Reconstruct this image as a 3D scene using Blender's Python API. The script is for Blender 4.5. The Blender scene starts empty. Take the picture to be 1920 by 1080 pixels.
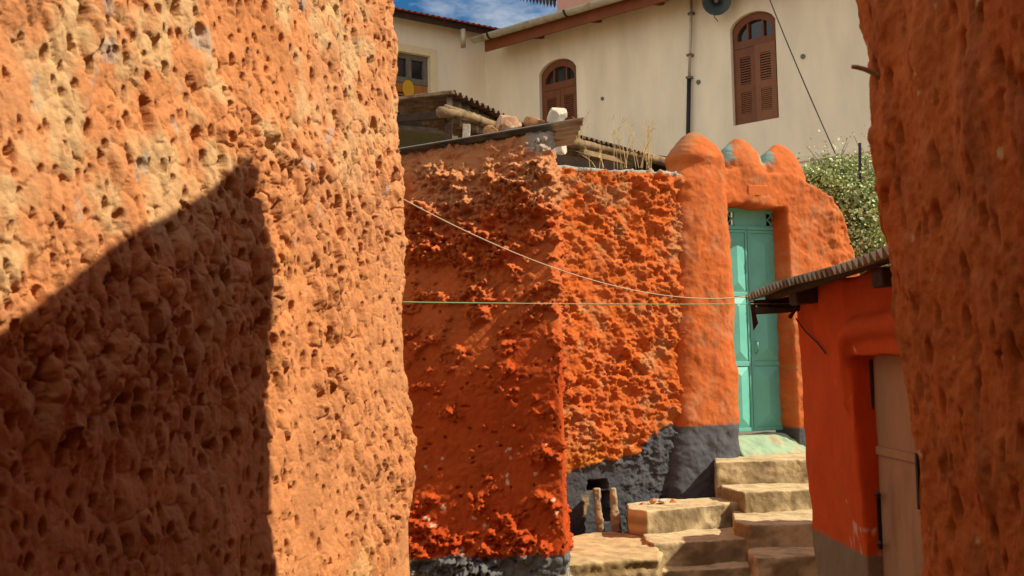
import bpy, bmesh, math, random
import numpy as np
from mathutils import Vector, Matrix
random.seed(7)
rng = np.random.default_rng(7)
S = bpy.context.scene
COL = S.collection
R = math.radians
# ------------------------------------------------------------------ camera
EYE = Vector((0, 0, 1.62))
F = 2200.0
PITCH, ROLL = R(4.13), R(1.2)
_f = Vector((0, math.cos(PITCH), math.sin(PITCH)))
_u0 = Vector((0, -math.sin(PITCH), math.cos(PITCH)))
_r0 = Vector((1, 0, 0))
CU = _u0 * math.cos(ROLL) + _r0 * math.sin(ROLL)
CR = _r0 * math.cos(ROLL) - _u0 * math.sin(ROLL)
cam_d = bpy.data.cameras.new('camera'); cam = bpy.data.objects.new('camera', cam_d); COL.objects.link(cam)
cam_d.sensor_width = 36; cam_d.lens = 36 * F / 1920; cam_d.clip_start = 0.05; cam_d.clip_end = 3000
_m = Matrix((CR, CU, -_f)).transposed().to_4x4(); _m.translation = EYE
cam.matrix_world = _m
S.camera = cam
cam_d.dof.use_dof = True; cam_d.dof.focus_distance = 8.5; cam_d.dof.aperture_fstop = 9.0
# ------------------------------------------------------------------ sky and sun
SUN_EL = R(43); SUN_AZ = Vector((0.985, -0.172, 0)).normalized()
SUN = (SUN_AZ * math.cos(SUN_EL) + Vector((0, 0, math.sin(SUN_EL)))).normalized()
w = bpy.data.worlds.new('World'); S.world = w; w.use_nodes = True
nt = w.node_tree; bg = nt.nodes['Background']
sky = nt.nodes.new('ShaderNodeTexSky'); sky.sky_type = 'NISHITA'; sky.sun_disc = False
sky.sun_elevation = SUN_EL; sky.sun_rotation = math.atan2(SUN_AZ.x, SUN_AZ.y)
sky.air_density = 1.0; sky.dust_density = 0.6; sky.ozone_density = 1.6
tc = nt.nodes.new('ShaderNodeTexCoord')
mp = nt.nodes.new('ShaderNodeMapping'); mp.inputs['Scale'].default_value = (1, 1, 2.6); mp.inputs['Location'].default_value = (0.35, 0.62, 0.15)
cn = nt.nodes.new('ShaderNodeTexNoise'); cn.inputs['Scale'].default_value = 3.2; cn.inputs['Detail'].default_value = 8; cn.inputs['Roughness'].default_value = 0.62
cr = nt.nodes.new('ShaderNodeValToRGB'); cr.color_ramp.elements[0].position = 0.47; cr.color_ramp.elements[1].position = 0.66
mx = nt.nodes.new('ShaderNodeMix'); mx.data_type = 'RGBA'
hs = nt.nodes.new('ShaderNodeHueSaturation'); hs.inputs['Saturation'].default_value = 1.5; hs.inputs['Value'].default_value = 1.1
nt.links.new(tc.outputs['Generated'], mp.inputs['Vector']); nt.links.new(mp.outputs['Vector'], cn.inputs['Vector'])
dt = nt.nodes.new('ShaderNodeVectorMath'); dt.operation = 'DOT_PRODUCT'; dt.inputs[1].default_value = (-0.72, -0.64, 0.26)  # denser cloud out of view on this side, added to brighten the white wall
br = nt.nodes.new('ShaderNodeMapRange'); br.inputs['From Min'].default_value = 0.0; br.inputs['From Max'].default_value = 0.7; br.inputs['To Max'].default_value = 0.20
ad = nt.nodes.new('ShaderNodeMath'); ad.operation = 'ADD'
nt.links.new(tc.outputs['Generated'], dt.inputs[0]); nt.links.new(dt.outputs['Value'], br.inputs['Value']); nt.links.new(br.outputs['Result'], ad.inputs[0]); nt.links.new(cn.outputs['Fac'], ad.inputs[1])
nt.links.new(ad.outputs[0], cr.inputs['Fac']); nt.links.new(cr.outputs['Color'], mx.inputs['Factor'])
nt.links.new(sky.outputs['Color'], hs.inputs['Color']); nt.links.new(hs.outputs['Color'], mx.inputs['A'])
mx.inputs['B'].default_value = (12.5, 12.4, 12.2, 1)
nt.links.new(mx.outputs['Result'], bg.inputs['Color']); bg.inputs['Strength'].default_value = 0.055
sl = bpy.data.lights.new('sun', 'SUN'); so = bpy.data.objects.new('sun', sl); COL.objects.link(so)
sl.energy = 4.6; sl.angle = R(0.5); sl.color = (1.0, 0.90, 0.74)
so.rotation_euler = SUN.to_track_quat('Z', 'Y').to_euler(); so.location = (30, -5, 30)
S.view_settings.view_transform = 'Standard'; S.view_settings.look = 'None'
S.view_settings.exposure = 0.45; S.view_settings.gamma = 1
S.cycles.max_bounces = 8; S.cycles.diffuse_bounces = 5
# ------------------------------------------------------------------ geometry helpers
def ray(px, py): return _f + CR * ((px - 960) / F) + CU * ((540 - py) / F)
def at(px, py, Y):
    d = ray(px, py); return EYE + d * (Y / d.y)
def hit(px, py, p0, n):
    d = ray(px, py); return EYE + d * ((p0 - EYE).dot(n) / d.dot(n))
def atz(px, py, z):                     # z measured from the eye
    return hit(px, py, EYE + Vector((0, 0, z)), Vector((0, 0, 1)))
def h2(ix, iy, seed):
    M = 0xffffffff
    n = (ix.astype(np.int64) * 374761393 + iy.astype(np.int64) * 668265263 + seed * 1442695041) & M
    n = ((n ^ (n >> 13)) * 1274126177) & M
    n = ((n ^ (n >> 15)) * 974126177) & M
    return (n ^ (n >> 16)) / 4294967296.0
def vn(x, y, seed=0):
    ix = np.floor(x); iy = np.floor(y); fx = x - ix; fy = y - iy
    fx = fx * fx * fx * (fx * (fx * 6 - 15) + 10); fy = fy * fy * fy * (fy * (fy * 6 - 15) + 10)
    a = h2(ix, iy, seed); b = h2(ix + 1, iy, seed); c = h2(ix, iy + 1, seed); d = h2(ix + 1, iy + 1, seed)
    return ((a + (b - a) * fx) * (1 - fy) + (c + (d - c) * fx) * fy) * 2 - 1
def fbm(x, y, o=4, seed=0, g=0.5):
    t = 0; a = 1.0; s = 0
    for i in range(o):
        t = t + a * vn(x * 2 ** i + 17.3 * i, y * 2 ** i - 9.1 * i, seed + i); s += a; a *= g
    return t / s
def worley(x, y, seed=0):
    ix = np.floor(x); iy = np.floor(y); f1 = np.full(x.shape, 9.0); f2 = f1.copy(); hh = np.zeros(x.shape)
    for dx in (-1, 0, 1):
        for dy in (-1, 0, 1):
            cx = ix + dx; cy = iy + dy
            d = np.hypot(cx + h2(cx, cy, seed) - x, cy + h2(cx, cy, seed + 5) - y)
            c = h2(cx, cy, seed + 11)
            m = d < f1
            f2 = np.where(m, f1, np.minimum(f2, d)); hh = np.where(m, c, hh); f1 = np.where(m, d, f1)
    return f1, f2, hh
def sst(a, b, x):
    t = np.clip((x - a) / (b - a), 0, 1); return t * t * (3 - 2 * t)
def raw_mesh(name, V, Fc, smooth=True, col=None):
    me = bpy.data.meshes.new(name)
    V = np.asarray(V, dtype=np.float32); Fc = np.asarray(Fc, dtype=np.int32)
    me.vertices.add(len(V)); me.vertices.foreach_set('co', V.ravel())
    k = Fc.shape[1]
    me.loops.add(Fc.size); me.loops.foreach_set('vertex_index', Fc.ravel())
    me.polygons.add(len(Fc)); me.polygons.foreach_set('loop_start', np.arange(len(Fc), dtype=np.int32) * k)
    me.update(calc_edges=True)
    me.polygons.foreach_set('use_smooth', np.full(len(Fc), smooth))
    if col is not None: set_col(me, col)
    return me
def set_col(me, col):
    at_ = me.attributes.new('paint', 'FLOAT_COLOR', 'POINT')
    c = np.ones((len(col), 4), dtype=np.float32); c[:, :3] = col; at_.data.foreach_set('color', c.ravel())
def tag(o, label=None, cat=None, group=None, kind=None):
    if label: o['label'] = label
    if cat: o['category'] = cat
    if group: o['group'] = group
    if kind: o['kind'] = kind
    return o
def empty(name, loc):
    o = bpy.data.objects.new(name, None); o.location = loc; o.empty_display_size = 0.1; COL.objects.link(o); return o
def wloc(o):
    p = Vector((0, 0, 0))
    while o: p += o.location; o = o.parent
    return p
def link(name, me, mat=None, parent=None, base=None):
    """link a mesh given in world coordinates; the origin goes to the parent's origin or to the mesh's own base"""
    n = len(me.vertices); co = np.empty(n * 3, dtype=np.float32); me.vertices.foreach_get('co', co); co = co.reshape(-1, 3)
    o = bpy.data.objects.new(name, me); COL.objects.link(o)
    if parent: off = wloc(parent); o.parent = parent
    else:
        mn = co.min(0); mxx = co.max(0); off = base or Vector(((mn[0] + mxx[0]) / 2, (mn[1] + mxx[1]) / 2, mn[2])); o.location = off
    co -= np.array(off, dtype=np.float32); me.vertices.foreach_set('co', co.ravel()); me.update()
    if mat: me.materials.append(mat)
    return o
class Fr:                                # a local frame: a (along), n (out), z (up)
    def __init__(s, o, a, n, z=(0, 0, 1)): s.o = Vector(o); s.a = Vector(a); s.n = Vector(n); s.z = Vector(z)
    def __call__(s, a, n, z): return s.o + s.a * a + s.n * n + s.z * z
    def inv(s, p): d = Vector(p) - s.o; return d.dot(s.a), d.dot(s.n), d.dot(s.z)
    def px(s, px, py, k=0.0):            # pixel -> (a, z) on the plane n = k
        h = s.inv(hit(px, py, s.o + s.n * k, s.n)); return h[0], h[2]
WF = Fr((0, 0, 0), (1, 0, 0), (0, 1, 0))
class MB:
    def __init__(s): s.v = []; s.f = []
    def add(s, vs, fs):
        b = len(s.v); s.v += [tuple(v) for v in vs]; s.f += [tuple(i + b for i in f) for f in fs]; return s
    def box(s, fr, a0, a1, n0, n1, z0, z1):
        vs = [fr(a, n, z) for z in (z0, z1) for (a, n) in ((a0, n0), (a1, n0), (a1, n1), (a0, n1))]
        return s.add(vs, [(3, 2, 1, 0), (4, 5, 6, 7), (0, 1, 5, 4), (1, 2, 6, 5), (2, 3, 7, 6), (3, 0, 4, 7)])
    def prism(s, pts, vec):
        n = len(pts); vec = Vector(vec); a = [Vector(p) for p in pts]
        return s.add(a + [p + vec for p in a], [tuple(range(n))[::-1], tuple(range(n, 2 * n))] + [(i, (i + 1) % n, n + (i + 1) % n, n + i) for i in range(n)])
    def tube(s, pts, r, seg=8, cap=True):
        pts = [Vector(p) for p in pts]; n = len(pts); rs = r if isinstance(r, (list, tuple)) else [r] * n
        vs = []; up = Vector((0.13, 0.21, 0.97))
        for i, p in enumerate(pts):
            t = (pts[min(i + 1, n - 1)] - pts[max(i - 1, 0)]).normalized()
            x = t.cross(up)
            if x.length < 1e-3: x = t.cross(Vector((1, 0, 0)))
            x.normalize(); y = t.cross(x)
            vs += [p + (x * math.cos(q) + y * math.sin(q)) * rs[i] for q in [2 * math.pi * k / seg for k in range(seg)]]
        fs = [(i * seg + k, i * seg + (k + 1) % seg, (i + 1) * seg + (k + 1) % seg, (i + 1) * seg + k) for i in range(n - 1) for k in range(seg)]
        if cap: fs += [tuple(range(seg))[::-1], tuple(range((n - 1) * seg, n * seg))]
        return s.add(vs, fs)
    def bar(s, p, q, w_, h_, up=(0, 0, 1)):
        p = Vector(p); q = Vector(q); t = (q - p); L = t.length; t.normalize(); x = t.cross(Vector(up)).normalized(); y = x.cross(t)
        return s.box(Fr(p, x, t, y), -w_ / 2, w_ / 2, 0, L, -h_ / 2, h_ / 2)
    def loft(s, secs):
        seg = len(secs[0]); vs = [p for sc in secs for p in sc]; n = len(secs)
        fs = [(i * seg + k, i * seg + (k + 1) % seg, (i + 1) * seg + (k + 1) % seg, (i + 1) * seg + k) for i in range(n - 1) for k in range(seg)]
        fs += [tuple(range(seg))[::-1], tuple(range((n - 1) * seg, n * seg))]
        return s.add(vs, fs)
    def corr(s, p0, U, V, pitch, amp, th=0.004, nv=8, wob=0.0):
        U = Vector(U); V = Vector(V); N = U.cross(V).normalized(); n = max(8, int(U.length / pitch * 8))
        top = []; 
        for j in range(nv + 1):
            for i in range(n + 1):
                u = i / n * U.length
                jt = wob * math.sin(3.1 * j / nv + 2.3 * u) + (random.uniform(-.012, .012) * (1 if wob else 0) if j in (0, nv) and i % 8 == 0 else 0)
                top.append(Vector(p0) + U * (i / n) + V * (j / nv) + N * (amp * math.sin(2 * math.pi * u / pitch) + jt))
        m = (n + 1) * (nv + 1); vs = top + [p - N * th for p in top]; fs = []
        for j in range(nv):
            for i in range(n):
                a = j * (n + 1) + i; b = a + 1; c = a + n + 2; d = a + n + 1
                fs += [(a, b, c, d), (a + m, d + m, c + m, b + m)]
        for i in range(n):
            a = i; b = i + 1; fs.append((a, a + m, b + m, b)); a = nv * (n + 1) + i; b = a + 1; fs.append((a, b, b + m, a + m))
        for j in range(nv):
            a = j * (n + 1); d = a + n + 1; fs.append((a, d, d + m, a + m)); a = a + n; d = a + n + 1; fs.append((a, a + m, d + m, d))
        return s.add(vs, fs)
    def mesh(s, name, smooth=False):
        me = bpy.data.meshes.new(name); me.from_pydata(s.v, [], s.f); me.update()
        bm = bmesh.new(); bm.from_mesh(me); bmesh.ops.recalc_face_normals(bm, faces=bm.faces); bm.to_mesh(me); bm.free()
        if smooth: me.polygons.foreach_set('use_smooth', [True] * len(me.polygons))
        return me
    def build(s, name, mat, parent=None, smooth=False, bevel=0):
        o = link(name, s.mesh(name, smooth), mat, parent)
        if bevel:
            b = o.modifiers.new('bevel', 'BEVEL'); b.width = bevel; b.segments = 2; b.limit_method = 'ANGLE'
        return o
def co_of(me):
    c = np.empty(len(me.vertices) * 3, dtype=np.float32); me.vertices.foreach_get('co', c); return c.reshape(-1, 3).astype(np.float64)
def nor_of(me):
    c = np.empty(len(me.vertices) * 3, dtype=np.float32); me.vertex_normals.foreach_get('vector', c); return c.reshape(-1, 3).astype(np.float64)
def evaluated(me, setup):
    o = bpy.data.objects.new('work', me); COL.objects.link(o); setup(o)
    dg = bpy.context.evaluated_depsgraph_get(); dg.update()
    r = bpy.data.meshes.new_from_object(o.evaluated_get(dg)); bpy.data.objects.remove(o); return r
def adobe(mb, vox, smooth_it, disp, col):
    """voxel-fuse a set of solids, soften them, push the surface in and out with noise and colour it"""
    def st(o):
        m = o.modifiers.new('r', 'REMESH'); m.mode = 'VOXEL'; m.voxel_size = vox; m.use_smooth_shade = True
        q = o.modifiers.new('s', 'SMOOTH'); q.iterations = smooth_it; q.factor = 0.5
    me = evaluated(mb.mesh('solid'), st)
    c = co_of(me); n = nor_of(me)
    # coordinates for 2-D noise: along the wall and up
    s_ = c[:, 0] * 0.8 + c[:, 1] * 0.6 + 3
    c2 = c + n * disp(s_, c[:, 2], c, n)[:, None]
    me.vertices.foreach_set('co', c2.astype(np.float32).ravel()); me.update()
    set_col(me, col(s_, c[:, 2], c, n))
    me.polygons.foreach_set('use_smooth', [True] * len(me.polygons))
    me.materials.clear()
    return me
def polyround(pts, rad, ds):
    """plan polyline with rounded corners, resampled"""
    P = [np.array(p, float) for p in pts]; out = [P[0]]
    for i in range(1, len(P) - 1):
        a = P[i - 1] - P[i]; b = P[i + 1] - P[i]; r = min(rad, 0.45 * np.linalg.norm(a), 0.45 * np.linalg.norm(b))
        p = P[i] + a / np.linalg.norm(a) * r; q = P[i] + b / np.linalg.norm(b) * r
        for t in np.linspace(0, 1, 9): out.append((1 - t) ** 2 * p + 2 * t * (1 - t) * P[i] + t * t * q)
    out.append(P[-1]); out = np.array(out)
    L = np.r_[0, np.cumsum(np.linalg.norm(np.diff(out, axis=0), axis=1))]
    if callable(ds):
        q = np.linspace(0, L[-1], 4000); wgt = np.r_[0, np.cumsum(1 / ds(np.interp((q[1:] + q[:-1]) / 2, L, out[:, 1])))] * (q[1] - q[0]); s = np.interp(np.linspace(0, wgt[-1], int(wgt[-1])), wgt, q)
    else:
        n = max(2, int(L[-1] / ds)); s = np.linspace(0, L[-1], n)
    return np.c_[np.interp(s, L, out[:, 0]), np.interp(s, L, out[:, 1])], s
def wall_sheet(name, bot, top, z0, ztop, rad, ds, dz, back, thick, disp, col, toprad=0.08, warp=None, damp=.75):
    """a wall: plan line bot at the foot and top at the head (same corners), the sheet turns over the top and down the back"""
    B, s = polyround(bot, rad, ds); n = len(B)
    T, _ = polyround(top, rad, ds); T = np.c_[np.interp(np.linspace(0, 1, n), np.linspace(0, 1, len(T)), T[:, 0]), np.interp(np.linspace(0, 1, n), np.linspace(0, 1, len(T)), T[:, 1])]
    zt = ztop(B[:, 0], B[:, 1], s); zr = zt.max()
    nz = int((zr - z0) / dz); fz = np.linspace(0, 1, nz)
    rows = []; V = []; bk = np.array(back[:2], float); bk /= np.linalg.norm(bk)
    for f in fz: rows.append((z0 + f * (zt - toprad - z0), np.zeros(n)))
    m = max(4, int(toprad * 1.6 / dz))
    for k in range(1, m + 1):
        q = k / m * math.pi / 2; rows.append((zt - toprad + toprad * math.sin(q), np.full(n, toprad * (1 - math.cos(q)))))
    m2 = max(3, int((thick - toprad) / (dz * 2)))
    for k in range(1, m2 + 1): rows.append((zt - 0.004 * k / m2, np.full(n, toprad + (thick - toprad) * k / m2)))
    for k in range(1, 9): rows.append((zt - (zt - z0) * k / 8, np.full(n, thick)))
    Z = np.array([r[0] for r in rows]); O = np.array([r[1] for r in rows])
    fr_ = np.clip((Z - z0) / (zr - z0), 0, 1)[..., None]
    XY = B[None] * (1 - fr_) + T[None] * fr_ + O[..., None] * bk
    P = np.concatenate([XY, Z[..., None]], -1)
    du = np.gradient(P, axis=1); dv = np.gradient(P, axis=0); N = np.cross(du, dv); N /= np.linalg.norm(N, axis=-1, keepdims=True) + 1e-9
    SS = np.broadcast_to(s[None], Z.shape); ZZ = Z + O                     # unrolled height
    d = disp(SS, ZZ, P); d = d * (1 - damp * sst(0.0, toprad, O)); d[-9:] *= 0.2
    c = col(SS, ZZ, P)
    P = P + N * d[..., None]
    if warp: P[..., 1] += warp(P)
    k = P.shape[0]; idx = np.arange(k * n).reshape(k, n)
    Fc = np.stack([idx[:-1, :-1], idx[:-1, 1:], idx[1:, 1:], idx[1:, :-1]], -1).reshape(-1, 4)
    return raw_mesh(name, P.reshape(-1, 3), Fc, True, c.reshape(-1, 3))
def lerp(a, b, t): return np.asarray(a) * (1 - t[..., None]) + np.asarray(b) * t[..., None]
def flaky(s, z, n, seed, ths=(-0.35, -0.15, 0.05, 0.25, 0.45), w=0.035):
    """stacked plaster flakes: a stepped height with sharp broken rims"""
    return sum(sst(e - w, e + w, n + 0.10 * fbm(s * 26 + i, z * 26, 3, seed + i)) for i, e in enumerate(ths)) / len(ths)
# ------------------------------------------------------------------ materials
def pm(name, color, rough=0.8, metal=0.0, var=0.0, vs=6.0, bump=0.0, bs=40.0, c2=None, cs=3.0, cpos=(0.5, 0.62), attr=False, spec=0.25, stretch=None):
    m = bpy.data.materials.new(name); m.use_nodes = True; t = m.node_tree; b = t.nodes['Principled BSDF']
    b.inputs['Roughness'].default_value = rough; b.inputs['Metallic'].default_value = metal; b.inputs['Specular IOR Level'].default_value = spec
    co = t.nodes.new('ShaderNodeTexCoord'); vec = co.outputs['Object']
    if stretch:
        mp_ = t.nodes.new('ShaderNodeMapping'); mp_.inputs['Scale'].default_value = stretch; t.links.new(vec, mp_.inputs['Vector']); vec = mp_.outputs['Vector']
    if attr:
        a = t.nodes.new('ShaderNodeAttribute'); a.attribute_name = 'paint'; cur = a.outputs['Color']
    else:
        rg = t.nodes.new('ShaderNodeRGB'); rg.outputs[0].default_value = (*color, 1); cur = rg.outputs[0]
    def noise(scale, det=5):
        n = t.nodes.new('ShaderNodeTexNoise'); n.inputs['Scale'].default_value = scale; n.inputs['Detail'].default_value = det
        n.inputs['Roughness'].default_value = 0.6; t.links.new(vec, n.inputs['Vector']); return n.outputs['Fac']
    if c2:
        rp = t.nodes.new('ShaderNodeValToRGB'); rp.color_ramp.elements[0].position = cpos[0]; rp.color_ramp.elements[1].position = cpos[1]
        t.links.new(noise(cs, 7), rp.inputs['Fac'])
        mi = t.nodes.new('ShaderNodeMix'); mi.data_type = 'RGBA'; t.links.new(rp.outputs['Color'], mi.inputs['Factor']); t.links.new(cur, mi.inputs['A']); mi.inputs['B'].default_value = (*c2, 1); cur = mi.outputs['Result']
    if var:
        mr = t.nodes.new('ShaderNodeMapRange'); mr.inputs['From Min'].default_value = 0.3; mr.inputs['From Max'].default_value = 0.7
        mr.inputs['To Min'].default_value = 1 - var; mr.inputs['To Max'].default_value = 1 + var
        t.links.new(noise(vs, 8), mr.inputs['Value'])
        mu = t.nodes.new('ShaderNodeVectorMath'); mu.operation = 'SCALE'; t.links.new(cur, mu.inputs[0]); t.links.new(mr.outputs['Result'], mu.inputs['Scale']); cur = mu.outputs[0]
    t.links.new(cur, b.inputs['Base Color'])
    if bump:
        bp = t.nodes.new('ShaderNodeBump'); bp.inputs['Strength'].default_value = bump; bp.inputs['Distance'].default_value = 0.01
        t.links.new(noise(bs, 6), bp.inputs['Height']); t.links.new(bp.outputs['Normal'], b.inputs['Normal'])
    return m
M = dict(
 adobe=pm('limewash_adobe', (1, 1, 1), 0.92, var=0.16, vs=7, bump=0.55, bs=70, attr=True, spec=0.12),
 adobe2=pm('limewash_plaster', (1, 1, 1), 0.85, var=0.10, vs=5, bump=0.45, bs=55, attr=True, spec=0.2),
 conc=pm('worn_concrete', (1, 1, 1), 0.9, var=0.16, vs=9, bump=0.5, bs=60, attr=True, spec=0.15),
 ground=pm('packed_earth', (0.30, 0.21, 0.11), 0.95, var=0.3, vs=3, bump=0.7, bs=30),
 white=pm('cream_plaster', (0.84, 0.735, 0.55), 0.9, var=0.11, vs=2.2, stretch=(1, 1, .28), bump=0.15, bs=25, c2=(0.76, 0.64, 0.46), cs=0.8, cpos=(0.5, 0.75), spec=0.1),
 cream=pm('pale_surround', (0.76, 0.62, 0.37), 0.9, var=0.05, bump=0.1),
 pink=pm('pink_plaster', (0.60, 0.33, 0.23), 0.9, var=0.05, bump=0.1),
 wood=pm('brown_painted_wood', (0.17, 0.052, 0.016), 0.55, var=0.15, vs=8, bump=0.15, bs=50, spec=0.35),
 wood_l=pm('lighter_brown_wood', (0.21, 0.072, 0.022), 0.5, var=0.12, vs=8, bump=0.15, bs=50, spec=0.35),
 fascia=pm('red_brown_fascia', (0.20, 0.055, 0.015), 0.6, var=0.2, vs=5, bump=0.2),
 gray_wood=pm('weathered_gray_wood', (0.16, 0.14, 0.10), 0.8, var=0.25, vs=12, bump=0.3),
 orange_wood=pm('orange_stained_wood', (0.36, 0.14, 0.025), 0.5, var=0.15),
 yellow=pm('yellow_paint', (0.62, 0.32, 0.02), 0.5, var=0.05),
 glass=pm('dark_glass', (0.02, 0.022, 0.026), 0.08, spec=0.6),
 gutter=pm('galvanized_gutter', (0.46, 0.41, 0.29), 0.5, metal=0.15, var=0.18, vs=4, bump=0.1, c2=(0.28, 0.19, 0.10), cs=6, cpos=(0.52, 0.7)),
 black=pm('black_metal', (0.018, 0.016, 0.016), 0.5, var=0.2),
 steel=pm('pale_steel', (0.42, 0.38, 0.30), 0.45, metal=0.3, var=0.2, vs=10),
 red_tin=pm('red_tin', (0.33, 0.075, 0.045), 0.55, var=0.2, vs=5),
 rust=pm('rusty_tin', (0.10, 0.050, 0.028), 0.75, metal=0.15, var=0.35, vs=9, c2=(0.20, 0.15, 0.10), cs=5, cpos=(0.45, 0.65), bump=0.2),
 rust_l=pm('grey_tin', (0.36, 0.30, 0.22), 0.55, metal=0.3, var=0.3, vs=6, c2=(0.16, 0.085, 0.04), cs=5, cpos=(0.46, 0.66), bump=0.15),
 tin=pm('flat_tin', (0.38, 0.42, 0.40), 0.42, metal=0.5, var=0.15, vs=5, c2=(0.2, 0.15, 0.10), cs=4, cpos=(0.55, 0.72)),
 beam=pm('old_timber', (0.26, 0.17, 0.085), 0.85, var=0.35, vs=10, bump=0.5, bs=30, c2=(0.10, 0.06, 0.03), cs=6, cpos=(0.48, 0.66)),
 beam_d=pm('dark_timber', (0.055, 0.032, 0.02), 0.85, var=0.35, vs=10, bump=0.5, bs=30),
 olive=pm('olive_plaster', (0.13, 0.115, 0.045), 0.9, var=0.15, bump=0.3),
 teal=pm('teal_gate_paint', (0.15, 0.50, 0.39), 0.48, var=0.07, vs=4, bump=0.12, bs=16, c2=(0.115, 0.40, 0.32), cs=2.2, cpos=(0.45, 0.7), spec=0.4),
 teal_d=pm('teal_frame_paint', (0.135, 0.45, 0.355), 0.5, var=0.1, vs=5, bump=0.1, spec=0.4),
 brown_door=pm('brown_tin_door', (0.37, 0.19, 0.09), 0.5, var=0.18, vs=3.5, bump=0.2, bs=9, c2=(0.20, 0.095, 0.045), cs=3.5, cpos=(0.47, 0.66), stretch=(1, 1, .4)),
 rock_t=pm('tan_rock', (0.40, 0.22, 0.12), 0.92, var=0.28, vs=14, bump=0.8, bs=30, c2=(0.46, 0.34, 0.23), cs=6, cpos=(0.48, 0.62)),
 rock_o=pm('orange_rock', (0.42, 0.20, 0.08), 0.92, var=0.25, vs=14, bump=0.8, bs=30),
 rock_w=pm('pale_rock', (0.58, 0.50, 0.38), 0.92, var=0.18, vs=14, bump=0.8, bs=30, c2=(0.36, 0.24, 0.14), cs=6, cpos=(0.54, 0.68)),
 leaf=pm('bush_leaf', (0.20, 0.26, 0.065), 0.45, var=0.5, vs=3, spec=0.4),
 leaf_l=pm('pale_leaf', (0.48, 0.52, 0.24), 0.5, var=0.4, vs=5, spec=0.4),
 twig=pm('twig', (0.16, 0.12, 0.07), 0.85, var=0.2),
 straw=pm('dry_straw', (0.52, 0.38, 0.15), 0.8, var=0.2),
 wire_w=pm('pale_cord', (0.52, 0.38, 0.24), 0.7), wire_g=pm('green_cord', (0.20, 0.34, 0.14), 0.6), wire_b=pm('black_cable', (0.03, 0.025, 0.02), 0.6),
 horn=pm('grey_green_horn', (0.055, 0.075, 0.068), 0.45, var=0.1, spec=0.4), horn_i=pm('grey_driver', (0.16, 0.15, 0.12), 0.5),
 rag=pm('rusty_scrap', (0.085, 0.032, 0.022), 0.8, var=0.3),
 hook=pm('bare_branch', (0.36, 0.22, 0.11), 0.8, var=0.3, vs=20),
)
# ------------------------------------------------------------------ ground
def sheet(name, x0, x1, y0, y1, z, mat):
    me = raw_mesh(name, [(x0, y0, z), (x1, y0, z), (x1, y1, z), (x0, y1, z)], [(0, 1, 2, 3)], False)
    return tag(link(name, me, mat), kind='structure')
sheet('ground', -400, 400, -300, 900, -0.10, M['ground'])
# ------------------------------------------------------------------ near left wall
LW1 = np.array([at(807, 690, 4.2).x, 4.2]); LD = np.array([math.sin(R(20)), math.cos(R(20))])
def lw_disp(s, z, P):
    ws = s + 0.013 * fbm(s * 17, z * 10, 4, 3); wz = z + 0.022 * fbm(s * 14, z * 9, 4, 9)
    f1, f2, h = worley(ws / 0.044, wz / 0.082, 21)
    g1, g2, k = worley(ws / 0.023 + 3, wz / 0.044, 31)
    p1, p2, q = worley(ws / 0.033 + 7.7, wz / 0.075 + 3.1, 41)
    o1, o2, oq = worley(ws / 0.075 + 1.7, wz / 0.16 + 5.1, 51)
    dome = lambda f: 1 - np.clip(f / 0.85, 0, 1) ** 2
    lumps = dome(f1) * (0.004 + 0.024 * h) + dome(g1) * (0.002 + 0.010 * k) - 0.006 * sst(0.10, 0.0, f2 - f1)
    t = fbm(ws * 13, wz * 6, 4, 61)
    flakes = sum(sst(e - 0.05, e + 0.05, t) for e in (-0.25, 0.0, 0.25)) * 0.006
    pit = sst(0.0, 0.6, 1 - p1 / (0.11 + 0.18 * q)) * (q > 0.40) * (0.034 + 0.040 * q)
    pit2 = sst(0, 0.6, 1 - o1 / (0.07 + 0.13 * oq)) * (oq > 0.48) * 0.085
    yy = P[..., 1]
    smooth = sst(0.16, -0.14, z - 1.12 - 0.30 * fbm(s * 3, z * 3, 2, 8)) * sst(3.2, 3.6, yy)
    band = np.exp(-((yy - 3.42 - .03 * fbm(z * 3, z * 0, 2, 4)) / 0.06) ** 2) * sst(2.2, 2.0, z) * 0.75
    am = np.clip(1 - 0.85 * smooth - band, 0.08, 1) * np.clip(0.85 + 0.9 * fbm(s * 2.3, z * 2.3, 3, 77), .3, 1.4)
    fine = 0.005 * (np.abs(fbm(s * 34, z * 20, 4, 5)) * 2 - 0.6)
    am = am * (1 - .3 * sst(3.0, 3.9, yy))
    return (0.024 - .016 * sst(3.4, 3.9, yy)) * fbm(s * 1.6, z * 1.6, 3, 2) + am * (lumps + flakes + fine - pit - pit2) - 0.012
def lw_col(s, z, P):
    t = 0.5 + 0.5 * fbm(s * 2.2, z * 2.2, 4, 12)
    c = lerp((0.52, 0.195, 0.062), (0.53, 0.245, 0.105), t)
    u = fbm(s * 9, z * 7, 4, 18)
    c = lerp(c, (0.53, 0.34, 0.16), sst(-0.05, 0.4, u) * sst(1.5, 2.3, z + .5 * (3 - P[..., 1])) * 0.85)
    g = fbm(s * 13 + 5, z * 8, 4, 28)
    c = lerp(c, (0.36, 0.31, 0.25), sst(0.50, 0.62, g) * sst(1.6, 2.2, z) * .6)
    f1, _, h = worley(s / 0.55, z / 0.42, 91)
    c = lerp(c, (0.62, 0.55, 0.42), sst(0.10, 0.07, f1 + 0.07 * fbm(s * 30, z * 22, 3, 6)) * (h > 0.5) * sst(1.35, 1.1, z))
    c = lerp(c, (0.62, 0.34, 0.14), sst(0.18, 0.0, np.hypot((P[..., 1] - 3.75) * 1.6, (z - 0.98) / 1.0) + 0.1 * fbm(s * 9, z * 9, 3, 4)) * 0.8)
    return c
def p_on(t): return tuple(LW1 - LD * t)
lean = np.array([-0.16, 0.0])
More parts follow.
